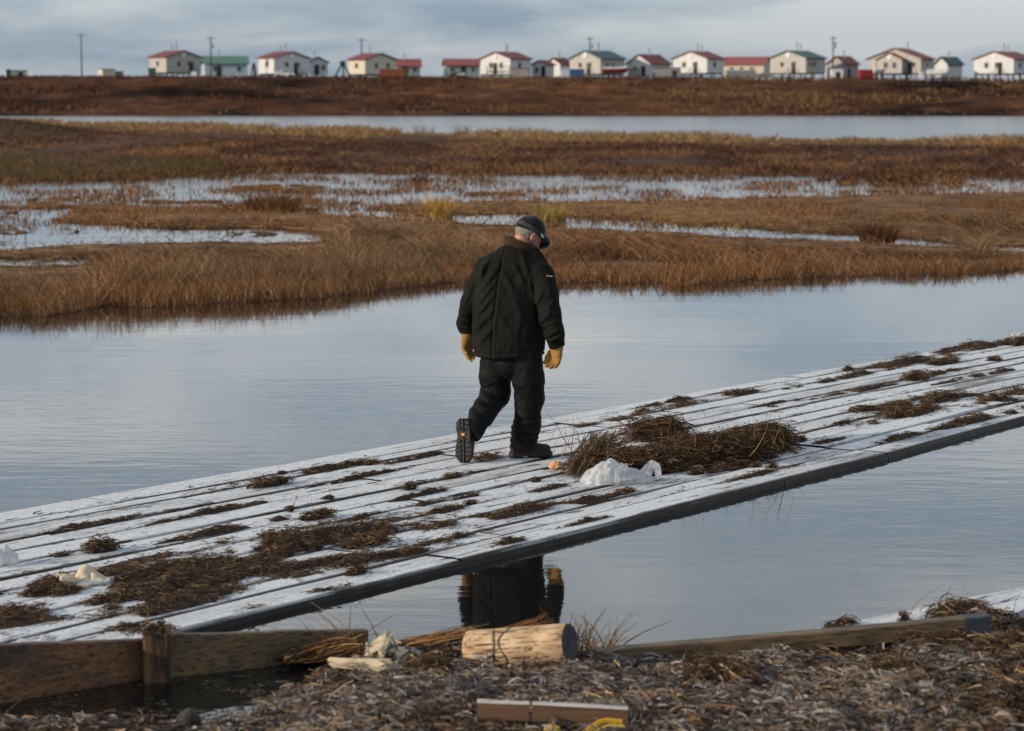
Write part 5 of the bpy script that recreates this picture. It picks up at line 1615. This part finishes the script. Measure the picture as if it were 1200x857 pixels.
# the porch deck of the white house over the cap
d = 462; k = FPX / d
x0, x1 = (570 - 600) / k, (598 - 600) / k; zt_ = H + (HOR - 84.5) / k; zg = float(bank_z((x0 + x1) / 2, d)) - .2
pr = empty('porch_deck', ((x0 + x1) / 2, d, zg), 'dark timber porch deck with a rail in front of a white house', 'porch')
A = Acc(); A.box((0, 0, zt_ - zg), (x1 - x0, 1.8, .18)); A.build('platform', DARK, pr)
for q in (-.48, -.16, .16, .48):
    Acc().tube([(q * (x1 - x0), -.8, -.1), (q * (x1 - x0), -.8, zt_ - zg + .95)], .07, 6).build('post', POSTM, pr)
A = Acc(); A.box((0, -.8, zt_ - zg + .95), (x1 - x0, .1, .09)).box((0, -.8, zt_ - zg + .5), (x1 - x0, .06, .08)); A.build('rail', POSTM, pr)


def pole(u, vt, label, arms=1, d=476, trans=False):
    k = FPX / d; x = (u - 600) / k; zt_ = H + (HOR - vt) / k; zg = float(bank_z(x, d)) - .3
    r = empty('utility_pole', (x, d, zg), label, 'utility pole', 'utility poles of the village')
    h = zt_ - zg
    Acc().tube([(0, 0, 0), (0, 0, h)], [.15, .10], 8).build('pole', POSTM, r)
    for i in range(arms):
        ca_ = Acc().box((.05, -.16, h - .35 - .8 * i), (1.5 - .3 * i, .11, .12), .35).build('crossarm', POSTM, r)
        for q in (-.6, 0, .6):
            Acc().tube([(.05 + q * .93 * (1 - .2 * i), -.16 + q * .34, h - .28 - .8 * i), (.05 + q * .93 * (1 - .2 * i), -.16 + q * .34, h - .05 - .8 * i)], .055, 6).build('insulator', VENT, ca_)
    if trans:
        Acc().tube([(.34, -.1, h - 2.2), (.34, -.1, h - 1.3)], .24, 10).build('transformer', PIPE, r)
    return r


pole(99, 40, 'lone utility pole with open sky on both sides at the left', 1)
pole(249.5, 43.5, 'utility pole in front of the light green roof, with a transformer', 1, 470, True)
pole(425, 46, 'utility pole behind the cream and grey house by the tripod stand', 1, 492)
pole(690.5, 44, 'utility pole behind the large green roofed house in the middle', 1, 492, True)
pole(973.5, 43.5, 'double armed utility pole by the grey house on the right', 2, 470, True)


def tripod(u0, u1, vt, label, d=466, box=True):
    k = FPX / d; x = ((u0 + u1) / 2 - 600) / k; zg = float(bank_z(x, d)) - .2; h = H + (HOR - vt) / k - zg; hw = (u1 - u0) / 2 / k
    r = empty('fish_rack' if False else 'wooden_stand', (x, d, zg), label, 'stand')
    for a, b_ in ((-1, -.5), (1, -.5), (.1, .8)):
        Acc().tube([(hw * a, b_, 0), (a * .12, 0, h - .3)], .16, 6).build('leg', DARK, r)
    if box: Acc().box((0, 0, h - .2), (.95, .9, .85), bev=.05).build('head_box', DARK, r)
tripod(393, 413, 73.5, 'dark tripod stand with a box on top left of the cream and grey house')
tripod(296, 303, 73, 'narrow dark tripod stand at the left corner of the white red roofed house', box=False)

# dark wedge of wood in the wetland
p = P(40, 236.5, .0)
A = Acc(); A.add([(-.20, -.1, -.05), (.13, -.1, -.05), (.13, .12, -.05), (-.20, .12, -.05), (-.16, -.06, .03), (.10, -.08, .135), (.11, .08, .13), (-.16, .06, .025)], [[0, 1, 5, 4], [1, 2, 6, 5], [2, 3, 7, 6], [3, 0, 4, 7], [4, 5, 6, 7], [3, 2, 1, 0]])
o = A.build('wooden_stump', DARK); o.location = tuple(p); tag(o, 'black wedge of wood sticking out of the wetland water at the left', 'stump')

# ------------------------------------------------------------------ the man
MD = 18.2
PO = np.array([0.0, MD, ZD])
KS = FPX / MD


def px(u, v, y=0.0):
    """photo pixel -> the man's own frame (x right, y away, z up), at depth offset y"""
    return np.array(PD(u, v, MD + y)) - PO


def cloth(name, c1, c2, rough, bmp, sheen=.2):
    m, t, b = nt(name)
    n = noise(t, 5, 5); f = noise(t, 260, 2)
    t.links.new(ramp(t, n, [(.32, c1), (.68, c2)]), b.inputs['Base Color'])
    b.inputs['Roughness'].default_value = rough; b.inputs['Specular IOR Level'].default_value = .08
    b.inputs['Sheen Weight'].default_value = sheen; b.inputs['Sheen Roughness'].default_value = .5
    bump(t, b, f, bmp, .002)
    return m


JACK = cloth('black_canvas', (.0070, .0072, .0060), (.0130, .0128, .0106), .8, .25, .0)
TROU = cloth('black_nylon', (.0060, .0064, .0070), (.0105, .0110, .0115), .6, .2, .0)
CORD = cloth('brown_corduroy', (.030, .016, .009), (.045, .024, .013), .9, .5)
GLOVE = cloth('tan_leather', (.24, .125, .035), (.36, .20, .06), .7, .3, .1)
KNIT = cloth('black_knit', (.0055, .0055, .007), (.009, .009, .011), .9, .5)
BOOTM = cloth('dark_brown_leather', (.020, .014, .010), (.042, .030, .021), .6, .3, .05)
SOLEM = flat('black_rubber', (.012, .012, .012), (.028, .026, .024), 20, .6)
m, t, b = nt('skin'); b.inputs['Base Color'].default_value = (.36, .165, .11, 1); b.inputs['Roughness'].default_value = .55
b.inputs['Subsurface Weight'].default_value = .12; b.inputs['Subsurface Radius'].default_value = (.012, .004, .002)
n = noise(t, 40, 4); t.links.new(ramp(t, n, [(.3, (.30, .125, .085)), (.7, (.40, .19, .13))]), b.inputs['Base Color']); SKIN = m
HAIR = flat('grey_hair', (.10, .09, .08), (.22, .20, .18), 120, .7, .6, .003, stretch=(1, 1, .3))
GBLK = flat('goggle_frame', (.007, .007, .009), None, 8, .5, spec=.2)
m, t, b = nt('purple_lens'); b.inputs['Base Color'].default_value = (.050, .014, .042, 1); b.inputs['Roughness'].default_value = .16; b.inputs['Specular IOR Level'].default_value = .35; LENS = m
STRAP = flat('grey_strap', (.022, .022, .022), (.04, .039, .038), 20, .6); WHITEM = flat('white_print', (.75, .76, .78), None, 5, .6); ORANGE = flat('orange_print', (.75, .32, .06), None, 5, .6)

# joints -----------------------------------------------------------
HIPL, HIPR = px(584, 402, .06), px(614, 402, -.06)
KNL, KNR = px(581, 462, .10), px(620, 466, .02)
ANL, ANR = px(556, 503, -.20), px(614, 521, .02)
SHL, SHR = px(569, 315, .13), px(635, 322, -.03)
ELL_, ELR = px(551, 357, .16), px(644, 368, -.10)
WRL, WRR = px(548, 391, .13), px(653, 401, -.10)
NECK = px(612, 293, .10)
CH = px(620.8, 276, .15)          # head centre
T = math.radians(33); YAW = math.radians(62)
fw = np.array([math.sin(YAW) * math.cos(T), math.cos(YAW) * math.cos(T), -math.sin(T)])
rt = np.array([math.cos(YAW), -math.sin(YAW), 0.0])
hu = np.cross(rt, fw)
rt, fw, hu = rt * 1.05, fw * 1.05, hu * 1.05
HM = Matrix(((rt[0], fw[0], hu[0], CH[0]), (rt[1], fw[1], hu[1], CH[1]), (rt[2], fw[2], hu[2], CH[2]), (0, 0, 0, 1)))


def head(G, off=0.0):
    L_ = xform(G, HM)
    f = ell(L_, (0, -.012, .028), (.076, .098, .092))
    f = smin(f, ell(L_, (0, .042, -.045), (.058, .058, .075)), .03)
    f = smin(f, ell(L_, (0, .072, -.098), (.026, .024, .022)), .025)
    f = smin(f, cap(L_, (-.035, .078, .012), (.035, .078, .012), .018, .018), .015)
    for s in (-1, 1):
        f = np.maximum(f, -ell(L_, (s * .032, .096, -.010), (.017, .014, .011)))
        f = np.minimum(f, ell(L_, (s * .031, .082, -.010), (.0125, .0125, .0125)))
        ear = ell(L_, (s * .078, -.008, -.012), (.013, .021, .034))
        ear = np.maximum(ear, -ell(L_, (s * .090, -.002, -.010), (.010, .011, .020)))
        f = smin(f, ear, .006)
    f = smin(f, chain(L_, [(0, .092, .004), (0, .112, -.036)], [.010, .015], .01), .012)
    f = smin(f, ell(L_, (0, .112, -.040), (.019, .012, .009)), .008)
    f = smin(f, ell(L_, (0, .094, -.068), (.022, .010, .006)), .006)
    f = smin(f, ell(L_, (0, .092, -.078), (.019, .010, .007)), .006)
    return f


HLOC = lambda p: np.array((HM @ Vector((*p, 1)))[:3])


def body(G):
    f = head(G)
    f = smin(f, cap(G, HLOC((0, -.035, -.05)), NECK - np.array([.02, 0, .05]), .056, .066), .03)
    f = smin(f, chain(G, [px(606, 312, .08), px(600, 350, .05), px(598, 395, .02)], [.12, .125, .125], .05), .05)
    f = smin(f, cap(G, SHL, SHR, .058, .058), .04)
    for a, b_, c in ((SHL, ELL_, WRL), (SHR, ELR, WRR)):
        f = smin(f, chain(G, [a, b_, c, c + np.array([0, 0, -.03])], [.052, .040, .029, .028], .02), .03)
    for a, b_, c in ((HIPL, KNL, ANL), (HIPR, KNR, ANR)):
        f = smin(f, chain(G, [a, b_, c], [.088, .058, .040], .02), .04)
    return f


person = sdf_obj('person', body, (-.42, -.34, .06), (.45, .36, 1.75), .0055, SKIN)
person.location = tuple(PO)
tag(person, 'man in black jacket, cap and goggles walking away along the boardwalk', 'person')


def ridges(G, items, ycut=None):
    """sum of soft folds along lines given in photo pixels: (u0,v0,u1,v1,width_px,height_m)"""
    x, y, z = G
    u = 600 + x * KS; v = 540.5 - z * KS * .995
    f = 0
    for u0, v0, u1, v1, w_, h_ in items:
        du, dv = u1 - u0, v1 - v0; L2 = du * du + dv * dv
        t_ = np.clip(((u - u0) * du + (v - v0) * dv) / L2, 0, 1)
        d2 = (u - u0 - t_ * du) ** 2 + (v - v0 - t_ * dv) ** 2
        f = f + h_ * np.exp(-d2 / (w_ * w_)) * (.35 + .65 * np.sin(np.pi * np.clip(t_, .05, .95)))
    return f


v_ = np.array([286, 292, 300, 310, 325, 350, 380, 400, 420.0])
ul = np.array([594, 584, 571, 563, 557.5, 555, 553, 553.5, 554.5])
ur = np.array([624, 631, 638, 643, 645, 643, 640, 639, 638.5])
zr = np.array([px(600, q)[2] for q in v_])
BACK = [(611, 295, 618, 322, 3.2, .011), (602, 311, 615, 335, 3.0, .012), (590, 322, 607, 350, 3.2, .010), (574, 304, 561, 324, 3.2, .011), (584, 313, 559, 349, 3.4, .013),
        (580, 331, 557, 362, 3.2, .012), (579, 345, 558, 372, 3.2, .012), (577, 365, 558, 386, 3.4, .010), (577, 385, 559, 405, 3.4, .009), (598, 345, 612, 372, 3.5, .007), (620, 330, 628, 356, 3, .008), (585, 370, 600, 395, 4, .006), (600, 390, 632, 397, 4, .006), (590, 405, 630, 409, 3, .005),
        (566, 311, 563, 335, 2.5, .008), (627, 326, 630, 390, 1.8, -.010)]
SEAM = [(595, 283, 588.5, 305, 1.2, -.010), (588.5, 305, 583, 337, 1.2, -.010), (583, 337, 577.5, 378, 1.2, -.010), (577.5, 378, 576, 420, 1.2, -.010),
        (598, 284, 591.5, 305, 1.3, .004), (591.5, 305, 586, 337, 1.3, .004), (586, 337, 580.5, 378, 1.3, .004), (580.5, 378, 579, 420, 1.3, .004)]


def rough3(G, s, a, seed):
    x, y, z = np.broadcast_arrays(*G)
    return (fbm(x * s, y * s, z * s * .7, seed=seed, oct=3) - .5) * a


def wrinkle(G, sx, sz, shear, a, seed):
    """irregular sharp cloth creases: folded noise on stretched, sheared coordinates"""
    x, y, z = np.broadcast_arrays(*G)
    wx = x + .03 * (fbm(x * 6, y * 6, z * 6, seed=seed + 3, oct=2) - .5)
    n_ = fbm(wx * sx, y * sx, (z + shear * x) * sz, seed=seed, oct=3)
    return a * ((1 - np.abs(n_ - .5) * 5).clip(-.4, 1) ** 1)


def torso(G):
    x, y, z = G
    l = np.interp(z, zr[::-1], ((ul - 600) / KS)[::-1]); r = np.interp(z, zr[::-1], ((ur - 600) / KS)[::-1])
    cx, a = (l + r) / 2, (r - l) / 2
    cy = np.interp(z, [.72, .95, 1.2, 1.5], [.0, .02, .05, .10]); b_ = np.interp(z, [.72, .95, 1.25, 1.40, 1.47, 1.52], [.185, .185, .18, .155, .12, .09])
    e = ((np.abs((x - cx) / a)) ** 2.3 + (np.abs((y - cy) / b_)) ** 2.3) ** (1 / 2.3)
    f = (e - 1) * np.minimum(a, b_) * .92
    return f


def jacket(G):
    x, y, z = G
    f = torso(G)
    f = smin(f, cap(G, SHL - np.array([-.02, 0, .02]), SHR - np.array([.02, 0, .01]), .082, .085), .05)
    ztop = px(600, 285)[2]
    f = np.maximum(f, z - ztop - .10 * np.clip(x - .0, -1, 1) * 0)
    back = np.where(y < np.interp(z, [.7, 1.5], [.0, .1]), 1.0, .6)
    f = f - 1.5 * ridges(G, BACK) * back - ridges(G, SEAM) * (y < .05)
    f = np.maximum(f, px(600, 416.5)[2] + .0 - z + .012 * np.sin(x * 9) - .02 * x)
    # sleeves
    def sleeve(P3, rad, folds, seed):
        s = chain(G, P3, rad, .025)
        return s - folds
    sl = sleeve([SHL, px(560, 335, .15), ELL_, px(546.5, 378, .14), px(549, 391, .13)], [.088, .083, .076, .068, .056], 0, 1)
    sr = sleeve([SHR, px(640, 345, -.08), ELR, px(650, 390, -.12), px(652.5, 404, -.105)], [.090, .086, .078, .072, .060], 0, 2)
    lf = ridges(G, [(558, 325, 549, 348, 3, .009), (548, 352, 541, 366, 2.5, .010), (538, 369, 556, 372, 2.2, .013), (540, 377, 556, 381, 2.2, .012), (539, 386, 556, 389, 2.0, .010), (547, 362, 556, 356, 2.2, .009), (538, 373.5, 556, 376.5, 1.4, -.010), (539, 382, 556, 385, 1.4, -.008)])
    rf = ridges(G, [(634, 345, 626, 360, 2.6, .011), (643, 368, 628, 382, 2.6, .013), (650, 352, 640, 362, 2.6, .008), (655, 374, 640, 384, 2.6, .010), (657, 384, 641, 394, 2.3, .011), (660, 392, 644, 400, 2.2, .010), (641, 325, 646, 345, 3, .006), (650, 378, 634, 389, 1.5, -.010), (657, 389, 642, 397, 1.5, -.008)])
    sl = sl - 1.3 * lf; sr = sr - 1.3 * rf
    cutl = (z - px(549, 393.5)[2]); cutr = (z - px(653, 405.5)[2])
    sl = np.maximum(sl, -cutl - .10 * (x - px(549, 393)[0])); sr = np.maximum(sr, -cutr + .25 * (x - px(653, 404)[0]))
    f = smin(f, sl, .012); f = smin(f, sr, .012)
    f = f + .006 - rough3(G, 13, .008, 51) - wrinkle(G, 7, 5, -.8, .0065, 57) - wrinkle(G, 16, 10, .5, .0024, 61)
    zh = px(600, 416.5)[2]; f = f + .004 * np.exp(-((z - zh - .028) / .005) ** 2)
    return f


jk = sdf_obj('jacket', jacket, (-.46, -.30, .68), (.46, .36, 1.60), .0048, JACK, person)


def collar(G):
    x, y, z = G
    c = px(609.5, 288.5, .11)
    q0, q1 = px(594, 284, .06), px(628, 296, .09)
    # a ring that slopes down to the front
    dx, dy = (x - c[0]) / .112, (y - c[1]) / .098
    e = np.sqrt(dx * dx + dy * dy)
    zc_ = c[2] + .014 - .33 * (x - c[0]) + 0 * y
    sh = np.abs(e - 1 + .25 * (z - zc_) * 3) * .1 - .011
    return np.maximum(sh, np.abs(z - zc_) - .030)


sdf_obj('collar', collar, (-.12, -.06, 1.36), (.26, .30, 1.64), .004, CORD, jk)
# arm print: an orange dot and a white bar
tp = px(641, 323.5, -.125); tp2 = px(648, 324.5, -.09)


def on_jacket(u, v, y0=-.5):
    """first point of the jacket along the sight line through a pixel, in the man's frame"""
    return None


a = Acc()
LSLOG = []


def trousers(G):
    x, y, z = G
    f = chain(G, [px(598, 405, .0), px(598, 425, .0)], [.135, .125], .03)
    lf = chain(G, [px(582, 418, .04), px(580, 440, .07), KNL, px(565, 486, -.08), px(551, 510, -.23)], [.118, .115, .108, .090, .080], .03)
    rf = chain(G, [px(617, 418, -.04), px(619, 445, -.02), KNR, px(617.5, 498, .02), px(615.5, 519, .03)], [.118, .117, .108, .098, .094], .03)
    fl = ridges(G, [(566, 424, 588, 446, 2.5, .010), (588, 446, 566, 456, 2.2, .010), (562, 420, 566, 450, 2.5, .008), (556, 458, 580, 470, 2.2, .011), (550, 468, 578, 484, 2.2, .011), (560, 480, 576, 486, 2, .009), (546, 478, 572, 496, 2.0, .011), (553, 463, 578, 477, 1.5, -.009), (548, 473, 576, 490, 1.4, -.009), (575, 415, 595, 432, 2.5, .008)])
    fr = ridges(G, [(602, 420, 608, 462, 2.5, .008), (604, 462, 636, 468, 2.4, .009), (602, 476, 634, 482, 2.2, .010), (603, 487, 634, 491, 2.0, .012), (601, 498, 632, 497, 2.0, .013), (601, 507, 632, 510, 1.9, .015), (601, 517, 632, 517, 1.9, .013), (602, 502.5, 632, 503.5, 1.4, -.012), (602, 512.5, 632, 514, 1.4, -.012), (602, 493, 632, 494, 1.4, -.010), (620, 430, 634, 455, 3, .007), (612, 424, 622, 446, 3, .006)])
    lf = lf - .55 * fl; rf = rf - .55 * fr
    zl = px(556, 507, -.19)
    # hems
    dl = (px(555, 503, -.19) - KNL); dl = dl / np.linalg.norm(dl)
    hl = px(551, 510, -.23)
    lf = np.maximum(lf, (x - hl[0]) * dl[0] + (y - hl[1]) * dl[1] + (z - hl[2]) * dl[2])
    rf = np.maximum(rf, px(616, 521.5)[2] - z + .02 * np.sin(x * 40))
    f = smin(smin(f, lf, .02), rf, .012)
    f = np.maximum(f, z - px(600, 395)[2])
    return f + .009 - rough3(G, 10, .010, 71) - wrinkle(G, 6, 13, .5, .0060, 73) - wrinkle(G, 12, 22, -.7, .0026, 79)


sdf_obj('trousers', trousers, (-.46, -.44, .06), (.34, .30, .95), .0048, TROU, person)


# boots -------------------------------------------------------------
def boot(M, name_label):
    Mi = M
    def upper(G):
        L_ = xform(G, Mi)
        x, y, z = L_
        f = chain(L_, [(0, 0, .20), (-.005, 0, .10), (-.012, 0, .045)], [.062, .060, .052], .02)
        f = smin(f, chain(L_, [(-.01, 0, .055), (.10, 0, .050), (.175, -.004, .040)], [.050, .050, .046], .03), .03)
        f = smin(f, ell(L_, (.165, 0, .038), (.062, .050, .044)), .02)
        f = f - .004 * np.sin(np.clip(z - .06, 0, .2) * 130) * (z > .06)
        return np.maximum(f, .018 - z)
    def sole(G):
        L_ = xform(G, Mi)
        x, y, z = np.broadcast_arrays(*L_)
        hw_ = np.interp(x, [-.075, -.05, 0, .05, .10, .15, .20, .232, .245], [.026, .050, .055, .050, .056, .066, .060, .036, .006])
        o_ = np.maximum(np.abs(y) - hw_, np.maximum(-.075 - x, x - .243))
        f = np.maximum(o_, np.abs(z - .012) - .020)
        gr = np.maximum(np.abs((np.mod(x + .3, .034)) - .017) - .006, 0) * 0
        tread = (np.abs(np.mod(x + .3, .032) - .016) < .0055) & (np.abs(y) > .010) | ((np.abs(np.abs(y) - .012) < .004))
        arch = (x > .012) & (x < .062)
        f = np.where(tread & (z < .004), np.maximum(f, .004 - z), f)
        f = np.where(arch & (z < .008), np.maximum(f, .008 - z), f)
        return f
    c = np.array(M.translation); 
    P8 = np.array([np.array((M @ Vector((a_, b_, c_, 1)))[:3]) for a_ in (-.1, .27) for b_ in (-.08, .08) for c_ in (-.02, .28)])
    lo, hi = P8.min(0) - .01, P8.max(0) + .01
    bo = sdf_obj('boot', upper, lo, hi, .005, BOOTM, person)
    if name_label: bo['label'] = name_label
    so_ = sdf_obj('sole', sole, lo, hi, .004, SOLEM, bo)
    return bo, so_


def frame(org, f, upv_):
    f = np.array(f, float); f /= np.linalg.norm(f); u_ = np.array(upv_, float); u_ -= f * (u_ @ f); u_ /= np.linalg.norm(u_)
    s = np.cross(u_, f)
    return Matrix(((f[0], s[0], u_[0], org[0]), (f[1], s[1], u_[1], org[1]), (f[2], s[2], u_[2], org[2]), (0, 0, 0, 1)))


th = math.radians(66)
hr = px(609, 534, .03); hr[2] = .008
boot(frame(hr, (math.sin(th), math.cos(th) * .55, 0), (0, 0, 1)), 'front boot seen from the side, flat on the boards')
hl = px(542.5, 503, -.24); 
bl, slb = boot(frame(hl, (.03, -.10, -1), (.38, .92, -.05)), 'trailing boot with its dark lugged sole turned to the camera')
# little orange maker's patch on the turned-up sole
M_ = frame(hl, (.03, -.10, -1), (.38, .92, -.05))
a = Acc(); q = np.array([np.array((M_ @ Vector((x_, y_, z_, 1)))[:3]) for z_ in (-.004, .009) for x_, y_ in ((.030, -.012), (.030, .012), (.046, .012), (.046, -.012))])
a.add(q, [[0, 1, 2, 3], [4, 7, 6, 5], [0, 4, 5, 1], [1, 5, 6, 2], [2, 6, 7, 3], [3, 7, 4, 0]]); a.build('sole_patch', ORANGE, bl)


# gloves ------------------------------------------------------------
def glove(wr, dn, out, curls, label, side=1, spread=.0, sc=1.0):
    """wr wrist, dn direction of the hand, out the outward normal of the back of the hand"""
    dn = np.array(dn, float); dn /= np.linalg.norm(dn)
    out = np.array(out, float); out -= dn * (out @ dn); out /= np.linalg.norm(out)
    ac = side * np.cross(dn, out)                      # across the palm
    Lw = lambda d_, a_, o_: wr + dn * d_ * sc + ac * a_ * sc + out * o_ * sc
    def fn(G):
        f = chain(G, [Lw(-.035, 0, 0), Lw(.01, 0, 0)], [.047 * sc, .040 * sc], .02)
        for a_ in (-.026, 0, .026):
            f = smin(f, chain(G, [Lw(.015, a_ * .7, 0), Lw(.055, a_, 0), Lw(.092, a_ * 1.1, 0)], [.022 * sc, .022 * sc, .018 * sc], .015), .022)
        for i, (cu, ln) in enumerate(zip(curls, (.064, .078, .084, .074))):
            a0 = (-.036 + .024 * i)
            pt = Lw(.092 - abs(a0) * .25, a0, .0); pts = [pt]; ang = 0
            for j, seg in enumerate((.45, .32, .23)):
                ang += cu * (1, 1.1, .7)[j]
                s_ = ln * seg * 1.15 * sc
                pt = pt + (dn * math.cos(ang) - out * math.sin(ang)) * s_ + ac * (spread * (i - 1.5)) * s_
                pts.append(pt)
            fg = chain(G, pts, [.0155 * sc, .0145 * sc, .0135 * sc, .0115 * sc], .006)
            f = smin(f, fg, .006)
        tb = [Lw(.028, .034, -.006), Lw(.060, .056, -.018), Lw(.090, .062, -.032), Lw(.112, .058, -.044)]
        f = smin(f, chain(G, tb, [.020 * sc, .017 * sc, .0155 * sc, .0125 * sc], .008), .012)
        return f - rough3(G, 40, .004, 91)
    lo = wr - .20; hi = wr + .20
    o = sdf_obj('glove', fn, lo, hi, .004, GLOVE, person)
    o['label'] = label
    return o


glove(px(547.5, 393, .13), (-.06, -.02, -1), (-.80, .60, 0), (.50, .30, .20, .12), 'left glove hanging open beside the jacket', 1, .26, 1.0)
glove(px(653.5, 406, -.105), (-.12, .02, -1), (.80, .60, 0), (.34, .42, .50, .55), 'right glove with the fingers curled inward', -1, .14, 1.0)


# head gear ---------------------------------------------------------
def cap_fn(G):
    L_ = xform(G, HM); x, y, z = L_
    f = ell(L_, (0, -.014, .034), (.087, .109, .100))
    f = np.maximum(f, (.020 - z) + .22 * (y + .02))
    f = np.maximum(f, -ell(L_, (0, -.012, .028), (.0775, .0995, .0935)))
    return f - .0010 * np.sin(np.arctan2(x, y + .014) * 22) * np.clip((z - .05) * 20, 0, 1)


def bb(pts, m=.03):
    q = np.array([HLOC(p) for p in pts]); return q.min(0) - m, q.max(0) + m


lo, hi = bb([(x, y, z) for x in (-.09, .09) for y in (-.13, .11) for z in (-.04, .14)], .02)
cp = sdf_obj('cap', cap_fn, lo, hi, .0035, KNIT, person)


def hair(G):
    L_ = xform(G, HM); x, y, z = L_
    f = ell(L_, (0, -.018, .018), (.0805, .0985, .098))
    f = np.maximum(f, y - .012 + .5 * np.clip(.02 - z, -1, .06)); f = np.maximum(f, -.082 - z); f = np.maximum(f, z - .06)
    for s in (-1, 1): f = np.maximum(f, -ell(L_, (s * .078, -.004, -.014), (.03, .024, .040)))
    return f - rough3(G, 90, .004, 33)


sdf_obj('hair', hair, lo - .05, hi, .0035, HAIR, person)


def gog(G):
    L_ = xform(G, HM); x, y, z = L_
    f = ell(L_, (0, .098, .012), (.088, .056, .050))
    f = np.maximum(f, -ell(L_, (0, .070, -.005), (.070, .040, .045)))
    return np.maximum(f, -(y - .056))


lo, hi = bb([(x, y, z) for x in (-.09, .09) for y in (.03, .16) for z in (-.06, .07)], .02)
gg = sdf_obj('goggles', gog, lo, hi, .0035, GBLK, person)


def lens(G):
    L_ = xform(G, HM); x, y, z = L_
    f = ell(L_, (0, .104, .013), (.084, .0560, .044))
    return np.maximum(f, -(y - .078) + .0)


sdf_obj('lens', lens, lo, hi, .003, LENS, gg)


def band(G, w=.014, ex=.0):
    L_ = xform(G, HM); x, y, z = L_
    zc_ = .030 - .04 * y
    e = ell(L_, (0, -.014, .034), (.0915 + ex, .1135 + ex, .1045 + ex))
    f = np.maximum(e, -ell(L_, (0, -.014, .034), (.084, .106, .097)))
    f = np.maximum(f, np.abs(z - zc_) - w)
    return np.maximum(f, y - .085)


lo, hi = bb([(x, y, z) for x in (-.1, .1) for y in (-.14, .12) for z in (-.05, .14)], .02)
sdf_obj('strap', band, lo, hi, .0035, STRAP, gg)
# the white script-like mark on the strap by the right temple
a = Acc()
pts = []
for i in range(26):
    s_ = i / 25
    yy = .030 + .042 * s_; zc_ = .030 - .04 * yy + .010 * math.sin(s_ * 15) * (1 - .6 * s_) + .008 * (1 - 2 * s_) * 0
    e = math.sqrt(max(0.02, 1 - ((yy + .014) / .1145) ** 2 - ((zc_ - .034) / .1055) ** 2)) * .0925
    pts.append(HLOC((e + .0012, yy, zc_)))
a.tube(pts, .0032, 6); a.build('strap_mark', WHITEM, gg)
a = Acc()
for ang in (math.radians(38), math.radians(68)):
    q = (.0805 * math.cos(ang), .106 + .058 * math.sin(ang) * .98, .022); a.tube([HLOC(q), HLOC((q[0], q[1] + .001, q[2] - .016))], .005, 6)
bpy.context.view_layer.update()
# print on the right sleeve: drop the two marks onto the cloth with a ray
dg = bpy.context.evaluated_depsgraph_get()
je = jk.evaluated_get(dg)


def hit(u, v):
    o_ = Vector((0, 0, H)) - Vector(PO); d_ = Vector([float(k) for k in ray(u, v)]).normalized()
    ok, loc_, nrm_, _ = jk.ray_cast(o_, d_)
    return np.array(loc_) if ok else None


q = [hit(640.6 + i * .35, 323.3 + .05 * i) for i in range(5)]; q = [k - np.array([0, .003, 0]) for k in q if k is not None]
if len(q) > 2: Acc().tube(q, .0065, 6).build('sleeve_dot', ORANGE, jk)
q = [hit(643 + i * .5, 323.6 + .06 * i) for i in range(9)]; q = [k - np.array([0, .003, 0]) for k in q if k is not None]
if len(q) > 2: Acc().tube(q, .0042, 6).build('sleeve_bar', WHITEM, jk)
